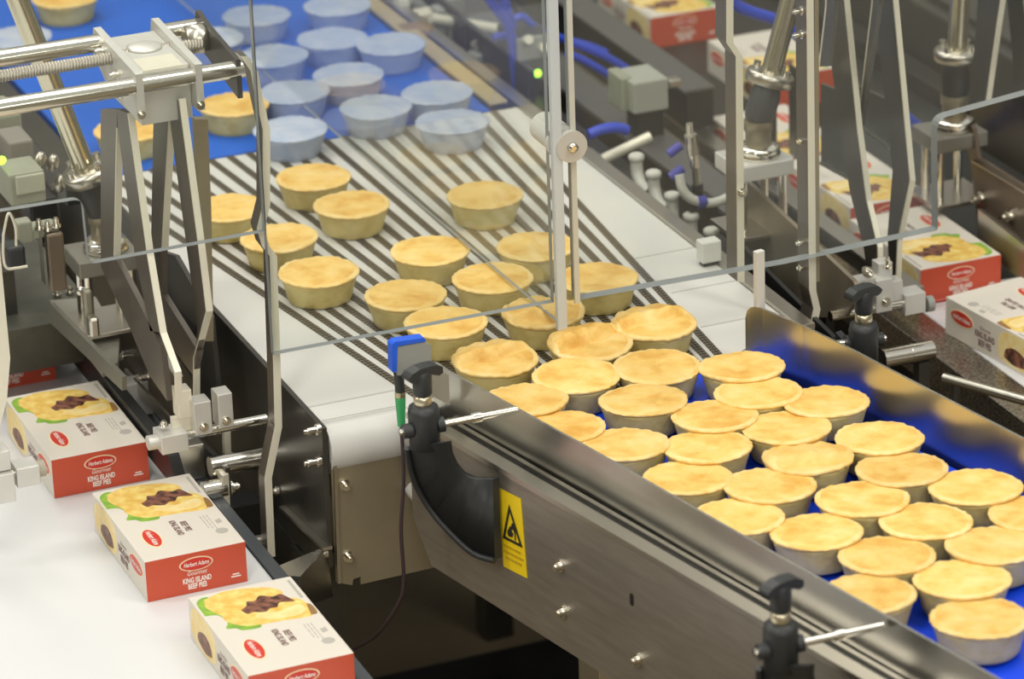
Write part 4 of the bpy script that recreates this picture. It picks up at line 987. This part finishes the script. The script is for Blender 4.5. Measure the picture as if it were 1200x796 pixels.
c = aty(630, 86, .95); mb = MB(); mb.lathe([(.006, 0), (.005, .003), (.001, .004)], c, 14, (0, -1, 0)); mb.build('indicator_light', LED, vb2)
MB().box((vb2.location.x-.03, .97, 0), (vb2.location.x+.02, 1.01, aty(612, 105, .97).z)).build('post', BLACKM, vb2)
# blue hoses
def hose(label, pxs, y, r_, M=HOSEB):
    pts = curve([aty(*q[:2], y+(q[2] if len(q) > 2 else 0)) for q in pxs])
    o = MB().tube(pts, r_, 10).build('air_hose', M, None, 0, pts[0]); return tag(o, label, 'hose', 'blue air hoses')
hose('blue air hose dropping from the top edge beside the valve terminal', [(560, -20), (578, 6), (592, 24), (600, 45), (603, 75), (606, 110), (604, 140)], .96, .0075)
hose('blue air hose joining the dropping hose from the top', [(590, -20), (592, 4), (596, 20), (600, 32)], .98, .0085)
hose('short blue hose branch crossing behind the hanging bars', [(598, 26), (612, 20), (630, 34), (655, 44), (690, 54), (710, 62)], 1.0, .006)
hose('long blue hose running to the pale valve block', [(664, 48), (700, 62), (720, 72), (742, 86)], .85, .006)
hose('lower blue hose running beneath the long one', [(664, 62), (690, 74), (720, 92), (735, 98)], .84, .006)
hose('blue hose at the top edge beside the tilted chrome tube', [(850, -20), (862, 4), (880, 14), (905, 22), (925, 34), (942, 48)], .62, .0085)
hose('blue hose stub left of the valve terminal', [(578, 44), (590, 42), (598, 46)], .98, .006)
hose('flat blue hose near the right end of far belt', [(690, 158), (705, 152), (722, 150), (735, 153)], .60, .008)
hose('blue hose low behind the right clear panel', [(1050, 128), (1075, 150), (1100, 163)], .50, .010)
# background rods and clutter behind the belt end
rk = thing('linkage', aty(520, 60, 1.5), 'blurred grey linkage rods and grippers beyond the far belt', 'machine part')
for q0_, q1_, y, r_, M in (((505, 22), (592, 36), 1.2, .009, PALEST), ((545, 35), (575, 50), 1.15, .008, GREYP), ((555, 50), (600, 90), 1.1, .006, STEEL), ((700, 190), (762, 160), .62, .0075, PALEST), ((690, 180), (722, 205), .62, .009, GREYP), ((480, 0), (560, 60), 1.3, .011, GREYP)):
    mb = MB(); mb.cyl(aty(*q0_, y), aty(*q1_, y), r_, n=14); mb.build('rod', M, rk)
for q0_, q1_, y, dep, M in (((468, 0), (482, 30), 1.25, .03, WHITEP), ((482, 18), (512, 34), 1.22, .03, PALEST), ((512, 12), (524, 40), 1.2, .03, GREYP), ((524, 20), (540, 50), 1.2, .03, GREENGREY), ((452, -5), (468, 30), 1.3, .04, mat('navy_block', (.02, .02, .06), .4))):
    lump(rk, q0_, q1_, y, dep, 'gripper_block', M)
MB().box((.355, 1.06, .78), (.46, 2.2, .84)).build('base_block', BLACKM, rk, .004)
MB().box((.36, 1.1, 0), (.40, 1.14, .78)).build('leg', BLACKM, rk); MB().box((.36, 2.1, 0), (.40, 2.14, .78)).build('leg', BLACKM, rk)
lump(rk, (470, 38), (514, 62), 1.12, .05, 'brown_guard', mat('ochre_guard', (.30, .20, .07), .45, .3), .012)
for q0_, q1_, y, dep, M in (((440, 0), (452, 14), 1.3, .05, BLACKM), ((540, 30), (556, 58), 1.14, .03, BLACKM), ((556, 66), (574, 92), 1.08, .03, GREYP), ((520, 70), (548, 100), 1.0, .04, BLACKM), ((574, 96), (590, 122), .98, .03, BLACKM), ((548, 100), (566, 116), .96, .02, GREENGREY), ((490, 0), (512, 14), 1.3, .02, BLACKM), ((524, 0), (546, 18), 1.28, .03, GREYP)):
    lump(rk, q0_, q1_, y, dep, 'gripper_block', M)
MB().box((.40, .9, .8402), (.41, 1.6, .90)).build('carrier_bar', BLACKM, rk)
# steel pipes by the far rail
pp = thing('steel_pipe', aty(1060, 415, -.15), 'short fat steel pipe between far guide rail and box lane', 'pipe')
mb = MB(); a, b_ = aty(1034, 421, -.02), aty(1092, 410, -.02); mb.cyl(a, b_, .0125, n=28); mb.cyl(a.lerp(b_, .55), a.lerp(b_, .60), .0132, n=28); mb.build('pipe_body', CHROME, pp)
pp2 = thing('steel_pipe', aty(1150, 450, -.2), 'thin steel pipe at the right edge above the far guide rail', 'pipe')
mb = MB(); mb.cyl(atz(1106, 443, .80), atz(1210, 472, .80), .0065, n=18); mb.build('pipe_body', STEEL, pp2)
mb = MB(); p = atz(1120, 447, .80); mb.cyl(p, V((p.x, p.y, 0)), .005, n=12); mb.build('stand', DARKST, pp2)
p = a.lerp(b_, .8); MB().box((p.x-.008, p.y-.008, 0), (p.x+.008, p.y+.008, p.z-.012)).build('stand', DARKST, pp)
pq = thing('steel_pipe', aty(960, 362, -.0), 'short steel stub beside the bolted guard strip', 'pipe')
mb = MB(); mb.cyl(aty(961, 362, .06), aty(978, 357, .06), .009, n=18); mb.build('pipe_body', CHROME, pq); p = aty(970, 360, .06); MB().box((p.x-.006, p.y-.006, 0), (p.x+.006, p.y+.006, p.z-.0085)).build('stand', BLACKM, pq)
# dark cross beam below the belts
db = thing('cross_member', (.0, .1, .30), 'dark steel cross member near the floor under the conveyors', 'beam')
MB().box((-.9, .62, .0), (.9, .76, .05)).build('beam_body', BLACKM, db, .003)
# dark machine housings filling the background to the right
for i, (lo, hi, lb) in enumerate((((1.10, -.6, 0), (1.5, 2.6, .86), 'long dark machine housing along the right box lane'), ((.36, 2.65, 0), (1.6, 3.0, 1.05), 'dark machine housing across the far end'))):
    o = thing('machine_housing', ((lo[0]+hi[0])/2, (lo[1]+hi[1])/2, 0), lb, 'machine housing')
    MB().box(lo, hi).build('housing_body', mat('dark_olive_housing', (.075, .072, .06), .5, .3, noise=.3, nscale=5) if i == 0 else BLACKM, o, .006)
    MB().box((lo[0]+.02, lo[1]+.02, hi[2]), (hi[0]-.02, hi[1]-.02, hi[2]+.012)).build('top_cover', DARKST, o, .002)

# ================================================================= light
w = bpy.data.worlds.new('factory_air'); scene.world = w; w.use_nodes = True
w.node_tree.nodes['Background'].inputs[0].default_value = (1, .985, .93, 1); w.node_tree.nodes['Background'].inputs[1].default_value = .62
def area(name, loc, tgt, sx, sy, power, col=(1, .96, .87)):
    l = bpy.data.lights.new(name, 'AREA'); l.shape = 'RECTANGLE'; l.size = sx; l.size_y = sy; l.energy = power; l.color = col
    o = bpy.data.objects.new(name, l); COL.objects.link(o); o.location = loc
    o.rotation_euler = (V(tgt)-V(loc)).to_track_quat('-Z', 'Y').to_euler(); return o
area('fill_light', (-1.4, -1.6, 3.6), (0, 0, .9), .5, 3.2, 42)
area('fill_light', (.8, -1.2, 3.7), (0, 0, .9), .5, 3.2, 42)
area('fill_light', (-.3, 1.8, 3.7), (0, .8, .9), .5, 2.4, 32)
area('fill_light', (-.6, -4.6, 2.9), (0, 0, .6), 2.6, .6, 42)  # added fill behind the camera for the floor and front faces
area('fill_light', (-2.6, .6, 3.0), (-.3, .2, .9), .5, 2.4, 32)

scene.view_settings.view_transform = 'Standard'; scene.view_settings.look = 'None'; scene.view_settings.gamma = 1; scene.view_settings.exposure = -.08
scene.view_settings.use_curve_mapping = False
scene.cycles.max_bounces = 10; scene.cycles.transparent_max_bounces = 16; scene.cycles.use_denoising = True
